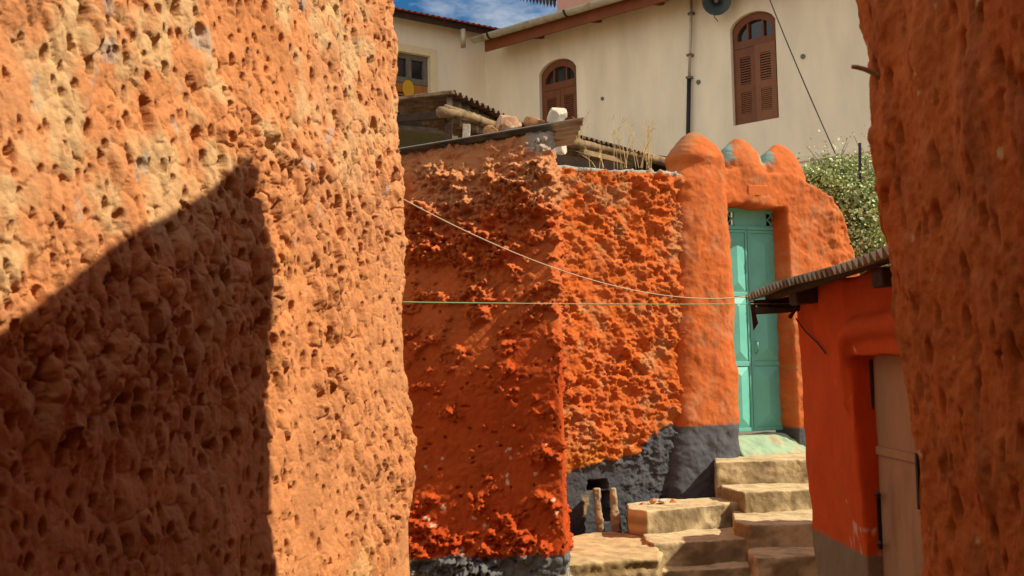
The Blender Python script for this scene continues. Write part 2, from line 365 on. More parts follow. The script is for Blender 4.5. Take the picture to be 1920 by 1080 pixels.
bot = [p_on(11.0), p_on(0.0), tuple(LW1 + np.array([-0.55, 0.30])), tuple(LW1 + np.array([-2.2, 0.6]))]
top = [tuple(np.array(b) + lean) for b in bot]
me = wall_sheet('near_wall', bot, top, -0.1, lambda x, y, s: 3.35 + 2.9 * sst(1.75, 1.5, y), 0.16, (lambda y: np.where(y > 2.0, 0.0046, 0.06)), 0.0055, (-0.94, 0.34), 0.5, lw_disp, lw_col)  # unseen stretch behind the camera is raised to deepen the alley's shade
tag(link('rough_wall', me, M['adobe']), 'nearest pockmarked pale orange rubble wall filling the left side, half in shadow', 'wall')
# ------------------------------------------------------------------ near right wall
RX = at(1684, 620, 3.02).x
def rw_disp(s, z, P):
    ws = s + .012 * fbm(s * 14, z * 10, 3, 2); wz = z + .02 * fbm(s * 12, z * 9, 3, 4)
    p1, p2, q = worley(ws / 0.055, wz / 0.15, 141); pit = sst(0, .7, 1 - p1 / (0.12 + 0.22 * q)) * (q > 0.35) * 0.020
    o1, _, k = worley(ws / 0.025, wz / 0.05, 143); pit = pit + sst(0, .7, 1 - o1 / .3) * (k > .6) * .006
    t = fbm(ws * 9, wz * 6, 4, 145)
    return 0.018 * fbm(s * 2.4, z * 2.0, 3, 102) + 0.014 * fbm(s * 10, z * 7, 4, 112) + 0.009 * flaky(s, z, t, 147, (-.2, 0, .2)) - pit + 0.004 * fbm(s * 45, z * 40, 3, 7) - .008
def rw_col(s, z, P):
    c = lerp((0.47, 0.13, 0.028), (0.44, 0.155, 0.045), 0.5 + 0.5 * fbm(s * 2.5, z * 2.5, 4, 132))
    c = lerp(c, (0.24, 0.085, 0.028), sst(0.10, 0.45, fbm(s * 14, z * 5, 5, 152)) * 0.6)
    c = lerp(c, (0.52, 0.20, 0.07), sst(0.15, 0.45, fbm(s * 20, z * 14, 5, 154)) * 0.45)
    c = lerp(c, (0.55, 0.42, 0.22), sst(0.66, 0.72, fbm(s * 22, z * 20, 3, 162)))
    return c
RX0 = 1.045
bot = [(RX0 + 1.5, 2.36), (RX0 + 0.35, 2.71), (RX0, 2.81), (RX0, -3.2), (-3.6, -3.5)]  # last points turn across the alley behind the camera, added to block sky
top = [(x - 0.073 * 6.6, y + 0.22) for x, y in bot]
me = wall_sheet('right_wall', bot, top, -0.1, lambda x, y, s: EYE.z + np.maximum(1.90 + 0.22 * (y - 2.07), 1.5) + 3.2 * sst(1.62, 1.45, y) + 0.012 * np.sin(y * 9), 0.05, (lambda y: np.where(y > 1.4, 0.008, 0.06)), 0.009, (1, 0, 0), 0.45, rw_disp, rw_col)  # unseen part behind the camera is raised to cut sky light in the alley
tag(link('alley_wall', me, M['adobe']), 'shaded brown orange wall filling the right edge with narrow vertical pits', 'wall')
b = MB(); p = [at(1664, 158, 2.75), at(1640, 138, 2.75), at(1622, 130, 2.75), at(1606, 126, 2.75), at(1597, 125, 2.75)]
b.tube(p, [0.0068, 0.0068, 0.006, 0.0056, 0.005], 10)
o = b.build('stick', M['hook'], None, True); tag(o, 'short bent bare stick poking out of the shaded right wall', 'stick')
# ------------------------------------------------------------------ red block wall in the middle
def bl_disp(s, z, P):
    h = z - EYE.z; x = P[..., 0]
    n1 = fbm(s * 5.0, z * 6.5, 5, 201, 0.55); n2 = fbm(s * 13 + 3, z * 15, 4, 211)
    rough = np.clip(0.33 + 0.75 * sst(0.25, 1.0, h + 0.35 * fbm(s * 2.2, z * 2.2, 2, 5)) + 0.45 * sst(-0.6, -1.05, h + 0.3 * fbm(s * 2.5, z * 2.5, 2, 6)), 0, 1)
    rough = np.maximum(rough, 0.55 * sst(-.16, .12, x - bxr + 0.12 + 0.22 * fbm(s * 3, z * 4, 3, 4)))
    m = n1 * 0.75 + n2 * 0.45
    crumb = flaky(s, z, m - 0.40 + 0.56 * rough, 216, (0.0, 0.14, 0.28, 0.42, 0.56, 0.7), .022) * (0.10 + 0.06 * rough)
    crumb = crumb * (0.75 + 0.6 * np.abs(fbm(s * 24, z * 26, 3, 221)) * 2)
    f1, f2, k = worley(s / 0.075 + 0.4 * n1, z / 0.06 + 0.4 * n2, 231)
    stones = sst(0, .5, f2 - f1) * k * 0.022 * rough
    p1, _, q = worley(s / 0.09 + n1, z / 0.07, 233); holes = sst(0, .6, 1 - p1 / .2) * (q > .75) * .02
    edge = (1 - .62 * sst(bxr - .12, bxr - .02, x)) * (1 - .6 * sst(1.40, 1.52, h)); crumb = crumb * edge
    return 0.022 * fbm(s * 2.0, z * 2.0, 3, 241) + crumb + stones * edge - holes + 0.004 * fbm(s * 40, z * 40, 3, 251) - 0.03
def bl_warp(P):
    h = P[..., 2] - EYE.z
    return 0.22 * np.maximum(h - 0.0, 0) - 0.18 * np.maximum(-0.72 - h, 0) - 0.03 * h
def bl_col(s, z, P):
    h = z - EYE.z
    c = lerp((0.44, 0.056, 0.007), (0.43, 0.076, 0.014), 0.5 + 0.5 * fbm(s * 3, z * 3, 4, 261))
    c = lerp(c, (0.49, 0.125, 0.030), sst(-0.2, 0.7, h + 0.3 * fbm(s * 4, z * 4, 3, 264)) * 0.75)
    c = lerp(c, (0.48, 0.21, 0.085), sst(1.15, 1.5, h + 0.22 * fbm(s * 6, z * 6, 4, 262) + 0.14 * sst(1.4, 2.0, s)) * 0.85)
    c = lerp(c, (0.36, 0.29, 0.22), sst(1.50, 1.58, h + 0.06 * fbm(s * 9, z * 9, 3, 3)) * sst(bxr - .30, bxr - .2, P[..., 0]))
    wedge = fbm(s * 16, z * 18, 3, 271)
    c = lerp(c, (0.62, 0.40, 0.26), sst(0.62, 0.7, wedge) * sst(-0.3, -0.5, h))
    d = sst(-1.19, -1.22, h + 0.035 * fbm(s * 7, z * 7, 3, 281))
    c = lerp(c, (0.13, 0.127, 0.118), d)
    c = lerp(c, (0.33, 0.30, 0.22), d * sst(-0.1, 0.2, fbm(s * 6, z * 6, 4, 291) - 0.3 + 1.1 * sst(-1.28, -1.42, h)))
    return c
BY = 7.8; bxr = at(1074, 900, BY).x; bxt = at(1040, 250, BY).x; bxl = -2.4
ang = R(-7.5)                                   # the face turns a little to the right
def bp(x, dy=0): return (x, BY + (x - bxr) * math.tan(ang) + dy)
bot = [bp(bxl), bp(bxr), (bxr - 0.02, BY + 1.2)]; top = [bp(bxl), bp(bxt + 0.02), (bxt, BY + 1.2)]
s_right = bxr - bxl
e0 = at(700, 287, BY + .42); e1 = at(1095, 221, BY + .27)
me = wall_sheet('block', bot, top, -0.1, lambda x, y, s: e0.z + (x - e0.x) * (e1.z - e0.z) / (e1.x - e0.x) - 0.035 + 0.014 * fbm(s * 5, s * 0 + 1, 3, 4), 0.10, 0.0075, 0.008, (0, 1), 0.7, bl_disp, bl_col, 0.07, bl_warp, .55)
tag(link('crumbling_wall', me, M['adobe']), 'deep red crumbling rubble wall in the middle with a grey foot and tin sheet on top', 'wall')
# tin sheet on it and stones that hold it down
U = e1 - e0; Vv = Vector((-0.03, 0.85, 0.0)); Nn = U.cross(Vv).normalized()
prof = []; L = Vv.length; nrib = 5; vd = Vv.normalized()
for i in range(nrib):
    a = L * i / nrib; wv = L / nrib
    prof += [(a, 0), (a + wv * .62, 0), (a + wv * .72, -.022), (a + wv * .92, -.022)]
prof += [(L, 0)]
fp = [e0 + vd * a + Nn * h for a, h in prof]; bk = [p + U for p in fp]
b = MB(); n = len(fp); vs = fp + bk + [p + Nn * .006 for p in fp] + [p + Nn * .006 for p in bk]
fs = []
for i in range(n - 1): fs += [(i, i + 1, n + i + 1, n + i), (2 * n + i, 3 * n + i, 3 * n + i + 1, 2 * n + i + 1), (i, 2 * n + i, 2 * n + i + 1, i + 1), (n + i, n + i + 1, 3 * n + i + 1, 3 * n + i)]
fs += [(0, n, 3 * n, 2 * n), (n - 1, 3 * n - 1, 4 * n - 1, 2 * n - 1)]
b.add(vs, fs); o = b.build('tin_sheet', M['tin']); tag(o, 'ribbed tin sheet laid sloping on top of the red crumbling wall', 'tin sheet')
def rock(px, py, Y, sx, sy, sz, mat, label, seed, sink=0.0):
    r = random.Random(seed); bm = bmesh.new(); bmesh.ops.create_icosphere(bm, subdivisions=4, radius=1.0)
    pl = [(Vector((r.gauss(0, 1), r.gauss(0, 1), r.gauss(0, 1))).normalized(), r.uniform(0.52, 0.85)) for _ in range(13)]
    for v in bm.verts:
        d = v.co.normalized(); t = 1.05
        for nrm, k in pl:
            q = d.dot(nrm)
            if q > 0.05: t = min(t, k / q)
        v.co = d * t
    cs = np.array([v.co[:] for v in bm.verts]); dn = 0.05 * fbm(cs[:, 0] * 3 + cs[:, 2] * 2 + seed, cs[:, 1] * 3 + cs[:, 2] * 1.7, 4, seed)
    a = r.uniform(0, 3)
    for v, q in zip(bm.verts, dn):
        v.co *= 1 + q; x, y = v.co.x, v.co.y
        v.co.x = (x * math.cos(a) - y * math.sin(a)) * sx; v.co.y = (x * math.sin(a) + y * math.cos(a)) * sy; v.co.z *= sz
    zmin = min(v.co.z for v in bm.verts); p = at(px, py, Y)
    for v in bm.verts: v.co += Vector((p.x, p.y, p.z - zmin - sink))
    m_ = bpy.data.meshes.new('rock'); bm.to_mesh(m_); bm.free(); m_.polygons.foreach_set('use_smooth', [True] * len(m_.polygons))
    try: m_.set_sharp_from_angle(angle=R(28))
    except Exception: pass
    o = link('rock', m_, mat); tag(o, label, 'rock', 'rocks weighing down the tin sheet'); return o
SN = Nn
def sheet_z(x, y):                               # height of the sheet's top at x, y
    return e0.z + 0.006 - (SN.x * (x - e0.x) + SN.y * (y - e0.y)) / SN.z
def rock_on(px, Y, *a, **k):
    x = at(px, 240, Y).x; z = sheet_z(x, Y); o = rock(px, 240, Y, *a, **k)
    mn = min(v.co.z for v in o.data.vertices); o.location.z = z - mn - 0.012; return o
rock_on(948, 8.36, .095, .07, .09, M['rock_t'], 'tan rock at the back of the pile on the tin sheet', 3)
rock_on(958, 8.24, .085, .06, .062, M['rock_t'], 'small tan rock in front of the pile on the tin sheet', 8)
rock_on(920, 8.28, .065, .055, .046, M['rock_o'], 'low brown rock at the left end of the row on the tin sheet', 12)
rock_on(1001, 8.23, .078, .06, .062, M['rock_o'], 'orange flat topped rock between the pile and the pale rock', 21)
rock_on(1043, 8.17, .078, .06, .075, M['rock_w'], 'pale whitish squared rock nearest the end of the tin sheet', 30)
# ------------------------------------------------------------------ gate frame
GA = R(66); ga = Vector((math.sin(GA), math.cos(GA), 0)); gn = Vector((math.cos(GA), -math.sin(GA), 0))
G = Fr(at(1420, 812, 11.2), ga, gn)              # the plane of the metal door
BLK = np.array((0.078, 0.079, 0.083)); ORG = np.array((0.50, 0.108, 0.019))
KP, KL = 0.42, 0.25                              # how far pillar and lintel stand out from the door
# orange rubble wall between the red wall and the gate pillar
pr = G.px(1285, 600, KP - 0.07); PR = G(pr[0], KP - 0.07, 0)
PLx = at(1040, 600, 9.85)
z_d1 = at(1110, 882, 9.95).z; z_d2 = at(1215, 850, 10.1).z; z_d3 = at(1272, 803, 10.15).z
def ow_disp(s, z, P):
    x = P[..., 0]; h = z - EYE.z
    n1 = fbm(s * 7.5, z * 10.0, 5, 301, .58); n2 = fbm(s * 16 + 3, z * 19, 4, 311)
    a = np.clip(0.95 - 0.85 * sst(-0.70, -1.0, h) * sst(1.0, 0.7, x) - 0.35 * sst(-.75, -.85, h), 0.12, 1)
    q0 = at(1108, 904, 9.9); q1 = at(1144, 922, 9.9); q2 = at(1128, 928, 9.9); q3 = at(1150, 984, 9.9); e = .012 * n2
    box = lambda u0, u1, v0, v1: sst(u0 - .012, u0 + .012, x + e) * sst(u1 + .012, u1 - .012, x + e) * sst(v0 - .012, v0 + .012, z + e) * sst(v1 + .012, v1 - .012, z + e)
    hole = 0.22 * box(q0.x, q1.x, q1.z, q0.z) + 0.10 * box(q2.x, q3.x, q3.z, q2.z)
    fl = flaky(s, z, 0.8 * n1 + 0.4 * n2 + .05 - .3 * (1 - a), 316, (-.3, -.15, 0.0, 0.15, 0.3, .45), .03)
    f1, f2, k = worley(s / 0.045 + 0.5 * n1, z / 0.035 + 0.5 * n2, 341)
    return 0.03 * fbm(s * 2.4, z * 2.4, 3, 321) + a * (0.050 * fl + 0.010 * n2 + sst(0, .5, f2 - f1) * k * 0.009 + 0.022 * flaky(s, z, fbm(s * 17 + n1, z * 22, 4, 346), 347, (-.15, .05, .25), .03)) * np.clip(1 + .9 * fbm(s * 3, z * 3, 2, 348), .35, 1.4) + 0.004 * fbm(s * 45, z * 45, 2, 7) - 0.04 - hole
def ow_col(s, z, P):
    x = P[..., 0]
    c = lerp(ORG * (0.96, 0.9, 0.8), ORG * (0.98, 1.12, 1.2), 0.5 + 0.5 * fbm(s * 3, z * 3, 4, 351))
    c = lerp(c, (0.40, 0.19, 0.075), sst(0.1, 0.45, fbm(s * 5, z * 6, 4, 353)) * 0.6)
    c = lerp(c, (0.56, 0.22, 0.09), sst(0.05, 0.4, fbm(s * 8, z * 5, 4, 357)) * 0.2)
    c = lerp(c, (0.44, 0.15, 0.02), sst(1.1, 0.75, z + 0.15 * fbm(s * 5, z * 5, 3, 4)) * 0.8)
    zd = np.interp(x, [PLx.x, at(1205, 850, 10.1).x, at(1210, 850, 10.1).x, at(1262, 803, 10.15).x], [z_d1, z_d2 - 0.02, z_d2 + 0.11, z_d3])
    d = sst(0.015, -0.015, z - zd + 0.05 * fbm(s * 8, z * 8, 4, 361))
    c = lerp(c, BLK, d)
    c = lerp(c, (0.34, 0.24, 0.11), d * sst(0.25, 0.45, fbm(s * 11, z * 6, 4, 371)) * sst(0.62, 0.5, z) * sst(0.75, 0.6, x))
    tp = at(1150, 310, 10).z
    c = lerp(c, (0.33, 0.32, 0.25), sst(tp - 0.012, tp + 0.01, z + 0.03 * fbm(s * 6, z * 6, 3, 2)))
    return c
bot = [(PLx.x - 0.9, PLx.y - 0.1), (PLx.x, PLx.y), (PR.x, PR.y), (PR.x + 0.2, PR.y + 0.2)]
me = wall_sheet('orange_wall', bot, bot, -0.1, lambda x, y, s: at(1150, 309, 10.0).z + 0.02 * fbm(s * 4, s * 0 + 2, 3, 7) + 0 * s, 0.05, 0.009, 0.009, (-0.25, 0.97), 0.45, ow_disp, ow_col, 0.05, None, .9)
tag(link('rubble_wall', me, M['adobe']), 'bright orange rubble wall with black foot between the red wall and the gate pillar', 'wall')
# the gateway itself: pillar, lintel, merlons and right pier fused into one lump of plaster
b = MB()
def ell(fr, ac, nc, ra, rn, z, p=2.6, seg=28):
    o_ = []
    for k in range(seg):
        q = 2 * math.pi * k / seg; c_, s_ = math.cos(q), math.sin(q)
        o_.append(fr(ac + ra * math.copysign(abs(c_) ** (2 / p), c_), nc + rn * math.copysign(abs(s_) ** (2 / p), s_), z))
    return o_
secs = []
for (y, xl, xr, kk) in ((1010, 1255, 1392, .54), (925, 1256, 1390, .50), (860, 1258, 1388, .47), (795, 1264, 1386, .44), (600, 1266, 1378, .42), (420, 1268, 1368, .40), (345, 1264, 1360, .385), (320, 1257, 1350, .37), (303, 1255, 1344, .345), (292, 1260, 1338, .32), (280, 1267, 1331, .29), (269, 1275, 1322, .26), (260, 1283, 1313, .23), (253, 1290, 1305, .20), (250.5, 1295, 1301, .18)):
    a0, z0 = G.px(xl, y, kk - .08 if y > 320 else .115); a1, z1 = G.px(xr, y, kk - .12 if y > 320 else .115)
    secs.append(ell(G, (a0 + a1) / 2, (kk - 0.14) / 2 if y > 310 else .115, (a1 - a0) / 2, (kk + 0.14) / 2 if y > 310 else (a1 - a0) * .53, z1, 3.4 if y > 320 else 2.3))
b.loft(secs)
def merlon(xc, xl, xr, yb, yt, nc, rn, kk):
    aL, zb = G.px(xl, yb, kk); aR, _ = G.px(xr, yb, kk); ac = G.px(xc, yb, kk)[0]; zt = G.px(xc, yt, kk)[1]; ra = (aR - aL) / 2
    se = []
    for t in (-0.35, 0, .18, .36, .54, .70, .83, .92, .975, 1.0):
        u = max(t, 0); r = (1 - u ** 1.65) ** 0.66 if u < 1 else 0.03
        se.append(ell(G, (aL + aR) / 2, nc, ra * max(r, .03), rn * max(r, .03), zb + (zt - zb) * t, 2.2))
    b.loft(se); return zb
m2 = merlon(1384, 1341, 1428, 322, 258, 0.07, 0.19, 0.07)
m3 = merlon(1460, 1417, 1505, 336, 269, 0.06, 0.19, 0.06)
# lintel
aL0, zL1 = G.px(1340, 312, KL); aL1, zL2 = G.px(1490, 330, KL); zb_ = G.px(1420, 386, KL)[1]
pts = [G(aL0, -0.12, zb_ - .01), G(G.px(1400, 386, KL)[0], -0.12, zb_ + .03), G(G.px(1440, 390, KL)[0], -0.12, zb_ - .005), G(aL1 + .06, -0.12, zb_ + .0), G(aL1 + .06, -0.12, zL2), G(G.px(1425, 322, KL)[0], -0.12, G.px(1425, 320, KL)[1]), G(G.px(1350, 314, KL)[0], -0.12, G.px(1350, 314, KL)[1]), G(aL0, -0.12, zL1)]
b.prism(pts, gn * (KL + 0.12))
# right pier with its sloping shoulder
out = [(1476, 400), (1480, 480), (1489, 640), (1500, 860), (1505, 960), (1660, 960), (1640, 700), (1606, 500), (1594, 440), (1566, 372), (1530, 348), (1498, 332), (1476, 330)]
pts = [G(*(lambda q: (q[0], -0.12, q[1]))(G.px(x, y, KL))) for x, y in out]
b.prism(pts, gn * (KL + 0.12))
z_blk = G.px(1325, 797, KP)[1]; a_m2 = G.px(1383, 290, 0.2)[0]; a_m3 = G.px(1460, 300, 0.2)[0]; z_m = G.px(1385, 300, 0.2)[1]
aP = G.px(1395, 600, .3)[0]; aJ = G.px(1535, 420, KL)[0]; z_blk2 = G.px(1500, 800, .2)[1]; aM1 = G.px(1300, 300, .2)[0]; zM1 = G.px(1297, 300, .2)[1]
go = np.array(G.o); gaN = np.array(ga)
def gt_disp(s, z, c, n):
    a = (c - go) @ gaN; zz = c[:, 2] - go[2]
    d = 0.022 * fbm(s * 3.2, z * 3.2, 3, 401) + 0.008 * fbm(s * 13, z * 15, 4, 402) + 0.005 * fbm(s * 38, z * 38, 3, 403) + 0.006 * flaky(s, z, fbm(s * 8, z * 9, 4, 408) - 0.15, 409, (0.0, .2))
    right = sst(aJ - .15, aJ + .25, a + 0.15 * fbm(s * 5, z * 5, 3, 404))
    d = d + right * (0.030 * fbm(s * 9, z * 10, 4, 405) + 0.03 * flaky(s, z, fbm(s * 9, z * 9, 4, 407), 406))
    blk = (a < aP) * sst(z_blk + .05, z_blk - .1, zz)
    return d + blk * 0.02 * fbm(s * 7, z * 7, 4, 406)
def gt_col(s, z, c, n):
    a = (c - go) @ gaN; zz = c[:, 2] - go[2]
    col = lerp(ORG * (1.0, 0.98, 0.95), ORG * (1.02, 1.25, 1.5), 0.5 + 0.5 * fbm(s * 2.5, z * 2.5, 4, 411))
    col = lerp(col, (0.40, 0.24, 0.10), sst(0.25, 0.5, fbm(s * 7, z * 8, 4, 412)) * sst(aJ, aJ + .4, a) * 0.7)
    nz = fbm(s * 9, z * 9, 4, 413)
    col = lerp(col, (0.34, 0.085, 0.022), sst(0.05, 0.5, fbm(s * 9, z * 1.6, 4, 416)) * 0.5)
    col = lerp(col, (0.58, 0.24, 0.11), sst(0.1, 0.5, fbm(s * 6, z * 4, 5, 417)) * 0.45)
    col = lerp(col, (0.36, 0.17, 0.07), sst(0.25, 0.5, fbm(s * 13, z * 13, 5, 418)) * 0.5)
    tea = np.array((0.19, 0.36, 0.30))
    for am, wv in ((a_m2, -0.055), (a_m3, -0.045)):
        t = sst(0.015, -0.015, a - am + 0.04 + 0.05 * nz - 0.20 * (zz - z_m)) * (a < am + .1) * sst(am - .225, am - .205, a) * sst(z_m - .06, z_m + .03, zz + .04 * nz)
        col = lerp(col, tea, t * (0.85 + 0.15 * nz))
    col = lerp(col, (0.30, 0.15, 0.06), sst(0.0, 0.5, nz + 0.3 - (a - aM1) * 3) * (a < aM1 + 0.12) * sst(zM1 + .05, zM1 + .2, zz) * 0.7)
    zb2 = np.where(a < aP, z_blk, z_blk2)
    col = lerp(col, BLK * 1.05, sst(0.012, -0.012, zz - zb2 + 0.012 * fbm(s * 14, z * 14, 3, 414)))
    f1, _, h = worley(s / 0.5, z / 0.5, 415)
    return col
me = adobe(b, 0.0145, 9, gt_disp, gt_col)
gate = empty('gateway', G(0, 0.3, 0)); tag(gate, 'orange plastered gateway with three rounded merlons around a teal door', 'gateway')
link('plaster_frame', me, M['adobe2'], gate)
# little raised plaque above the door
a0, zt0 = G.px(1401, 357, KL); a1, zt1 = G.px(1440, 369, KL)
b = MB(); b.box(G, a0, a1, KL - .02, KL + .016, zt1, zt1 + 0.105)
def st(o): 
    m_ = o.modifiers.new('b', 'BEVEL'); m_.width = .012; m_.segments = 3
me = evaluated(b.mesh('plaque'), st); set_col(me, np.tile(ORG * (1.0, 1.1, 1.2), (len(me.vertices), 1))); link('plaque', me, M['adobe2'], gate)
# ------------------------------------------------------------------ teal door
dr = empty('metal_door', G(0, 0, 0)); tag(dr, 'teal metal double door with embossed panels and small grilles on top', 'door')
aD0 = G.px(1354, 600, 0)[0]; aD1 = G.px(1469, 600, 0)[0]; zD0 = 0.0; zD1 = G.px(1420, 392, 0)[1]; aC = G.px(1405, 600, 0)[0]
zT = G.px(1400, 431, 0)[1]; zA = G.px(1400, 552, 0)[1]; zB = G.px(1400, 682, 0)[1]
b = MB(); fw = 0.035
for (x0, x1, y0, y1) in ((aD0, aD0 + fw, zD0, zD1), (aD1 - fw, aD1, zD0, zD1), (aD0 + fw, aD1 - fw, zD1 - fw, zD1), (aD0 + fw, aD1 - fw, zT - .001, zT + fw)): b.box(G, x0, x1, -.03, .02, y0, y1)
b.build('frame', M['teal_d'], dr, bevel=0.004)
def hip(mb, x0, x1, y0, y1, d):
    xm = (x0 + x1) / 2; hy = (x1 - x0) * 0.42
    vs = [G(x0, .004, y0), G(x1, .004, y0), G(x1, .004, y1), G(x0, .004, y1), G(xm, .004 + d, y0 + hy), G(xm, .004 + d, y1 - hy)]
    mb.add(vs, [(0, 1, 4), (1, 2, 5, 4), (2, 3, 5), (3, 0, 4, 5)])
for (x0, x1) in ((aD0 + fw + .004, aC - .003), (aC + .003, aD1 - fw - .004)):
    lf = MB(); lf.box(G, x0, x1, -.025, 0.002, zD0 + .02, zT - .004)
    lo = lf.build('leaf', M['teal'], dr)
    rr = MB(); e = 0.024
    for (y0, y1) in ((zD0 + .02, zD0 + .055), (zB - .022, zB + .022), (zA - .022, zA + .022), (zT - .03, zT - .004)): rr.box(G, x0 + e, x1 - e, .0022, .014, y0, y1)
    rr.box(G, x0, x0 + e, .0022, .014, zD0 + .02, zT - .004); rr.box(G, x1 - e, x1, .0022, .014, zD0 + .02, zT - .004)
    rr.build('rail_frame', M['teal_d'], lo, bevel=.003)
    for (y0, y1) in ((zD0 + .056, zB - .023), (zB + .023, zA - .023), (zA + .023, zT - .031)):
        pb = MB(); hip(pb, x0 + e + .001, x1 - e - .001, y0, y1, .03); pb.build('panel', M['teal'], lo)
hb = MB(); hb.tube([G(aC + .05, .02, zB + .10), G(aC + .05, .05, zB + .11), G(aC + .05, .05, zB + .20), G(aC + .05, .02, zB + .21)], .008, 8); hb.build('handle', M['teal_d'], dr, True)
# transom: blank plate between two grilles of quarter circles
gw = (zD1 - fw) - (zT + fw); b = MB(); xa = aD0 + fw; xb = aD1 - fw
b.box(G, xa + gw, xb - gw, -.02, .004, zT + fw + .001, zD1 - fw - .001); b.build('transom_plate', M['teal'], dr)
for x0 in (xa + .002, xb - gw + .002):
    g = MB(); x1 = x0 + gw - .004; y0 = zT + fw + .001; y1 = zD1 - fw - .001; r_ = (x1 - x0) / 2
    for (cx, cy, q0) in ((x0, y0, 0), (x1, y0, 90), (x1, y1, 180), (x0, y1, 270)):
        g.tube([G(cx + r_ * math.cos(R(q0 + k * 10)), -.004, cy + r_ * math.sin(R(q0 + k * 10))) for k in range(10)], .0085, 6)
    for (p, q) in (((x0, y0), (x1, y0)), ((x1, y0), (x1, y1)), ((x1, y1), (x0, y1)), ((x0, y1), (x0, y0))): g.tube([G(p[0], -.003, p[1]), G(q[0], -.003, q[1])], .010, 6)
    gr = g.build('grille', M['teal_d'], dr, True)
    pg = MB(); pg.box(G, x0, x1, -.05, -.045, y0, y1); pg.build('pane', M['glass'], gr)
# ------------------------------------------------------------------ stairs
stair = empty('staircase', atz(1350, 1010, -1.4)); tag(stair, 'worn yellow stone staircase climbing from the alley to the teal door', 'staircase')
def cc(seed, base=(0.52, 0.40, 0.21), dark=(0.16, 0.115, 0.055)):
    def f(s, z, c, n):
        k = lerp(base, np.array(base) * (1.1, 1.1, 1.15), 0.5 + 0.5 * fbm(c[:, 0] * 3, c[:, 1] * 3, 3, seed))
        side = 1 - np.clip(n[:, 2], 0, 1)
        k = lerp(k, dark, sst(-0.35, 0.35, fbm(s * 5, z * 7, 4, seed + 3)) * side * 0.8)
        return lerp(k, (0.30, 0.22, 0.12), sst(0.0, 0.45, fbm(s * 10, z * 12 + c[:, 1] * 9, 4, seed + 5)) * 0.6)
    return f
def cd(s, z, c, n):
    q = c[:, 0] * 1.0 + c[:, 1] * 0.7
    return 0.012 * fbm(q * 4, z * 4 + c[:, 1] * 3, 3, 501) + 0.010 * fbm(q * 12, z * 14 + c[:, 1] * 9, 4, 502) + 0.003 * fbm(q * 40, z * 40 + c[:, 1] * 30, 2, 503)
def step(name, corners, z, drop, seed, col=None, parent=stair, vox=0.012, sm=1):
    pts = [atz(x, y, z) for x, y in corners]; b_ = MB(); b_.prism([p - Vector((0, 0, drop)) for p in pts], (0, 0, drop))
    me_ = adobe(b_, vox, sm, cd, col or cc(seed)); return link(name, me_, M['conc'], parent)
GREEN = (0.26, 0.38, 0.24)
def pad_col(s, z, c, n):
    k = lerp(GREEN, (0.34, 0.42, 0.26), 0.5 + 0.5 * fbm(s * 5, z * 9, 4, 521)); return lerp(k, (0.45, 0.36, 0.20), sst(0.15, 0.5, fbm(s * 7, z * 14, 4, 522) + 0.8 * sst(0.86, 0.8, z)) * 0.8)
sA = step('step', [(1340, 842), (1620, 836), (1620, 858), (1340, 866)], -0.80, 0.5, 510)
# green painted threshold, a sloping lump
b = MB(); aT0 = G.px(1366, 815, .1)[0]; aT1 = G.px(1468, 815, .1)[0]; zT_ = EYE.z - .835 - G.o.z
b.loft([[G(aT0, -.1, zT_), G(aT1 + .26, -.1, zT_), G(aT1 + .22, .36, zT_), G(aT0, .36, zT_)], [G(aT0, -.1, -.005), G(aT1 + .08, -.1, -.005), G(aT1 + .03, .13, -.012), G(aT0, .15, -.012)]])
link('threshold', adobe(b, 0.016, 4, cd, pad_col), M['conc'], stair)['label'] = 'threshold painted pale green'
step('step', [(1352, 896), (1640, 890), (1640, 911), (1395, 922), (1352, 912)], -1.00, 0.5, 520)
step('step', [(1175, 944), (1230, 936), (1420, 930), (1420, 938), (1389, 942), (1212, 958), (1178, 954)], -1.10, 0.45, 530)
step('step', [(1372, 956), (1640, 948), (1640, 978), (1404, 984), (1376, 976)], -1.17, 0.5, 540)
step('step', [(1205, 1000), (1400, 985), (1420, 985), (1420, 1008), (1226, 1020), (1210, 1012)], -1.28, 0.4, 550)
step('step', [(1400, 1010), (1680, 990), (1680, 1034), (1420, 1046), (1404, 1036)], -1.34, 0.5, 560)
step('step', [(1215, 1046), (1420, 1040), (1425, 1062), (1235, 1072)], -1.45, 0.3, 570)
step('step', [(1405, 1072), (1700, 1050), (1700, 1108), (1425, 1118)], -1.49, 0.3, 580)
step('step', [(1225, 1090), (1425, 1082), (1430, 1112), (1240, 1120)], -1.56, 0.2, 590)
# ledge of packed earth by the red wall
b = MB(); tp_ = [(1040, 1006), (1120, 998), (1206, 1000), (1241, 1036), (1236, 1046), (1150, 1052), (1080, 1058), (1040, 1060)]
pts = [atz(x, y, -1.31) for x, y in tp_]; b.prism([p - Vector((0, 0, .5)) for p in pts], (0, 0, .5))
def ld_disp(s, z, c, n): return cd(s, z, c, n) * 1.3 + 0.03 * fbm(s * 7, z * 9, 4, 601) * (1 - np.clip(n[:, 2], 0, 1)) + 0.03 * sst(.3, .0, np.abs(z - 0.25) * 8) * fbm(s * 6, z * 4, 3, 603) * (1 - np.clip(n[:, 2], 0, 1))
link_o = link('earth_ledge', adobe(b, 0.016, 3, ld_disp, cc(610, (0.50, 0.36, 0.17), (0.19, 0.12, 0.045))), M['conc']); tag(link_o, 'low sandy ledge with a cracked crumbling front beside the red wall', 'ledge')
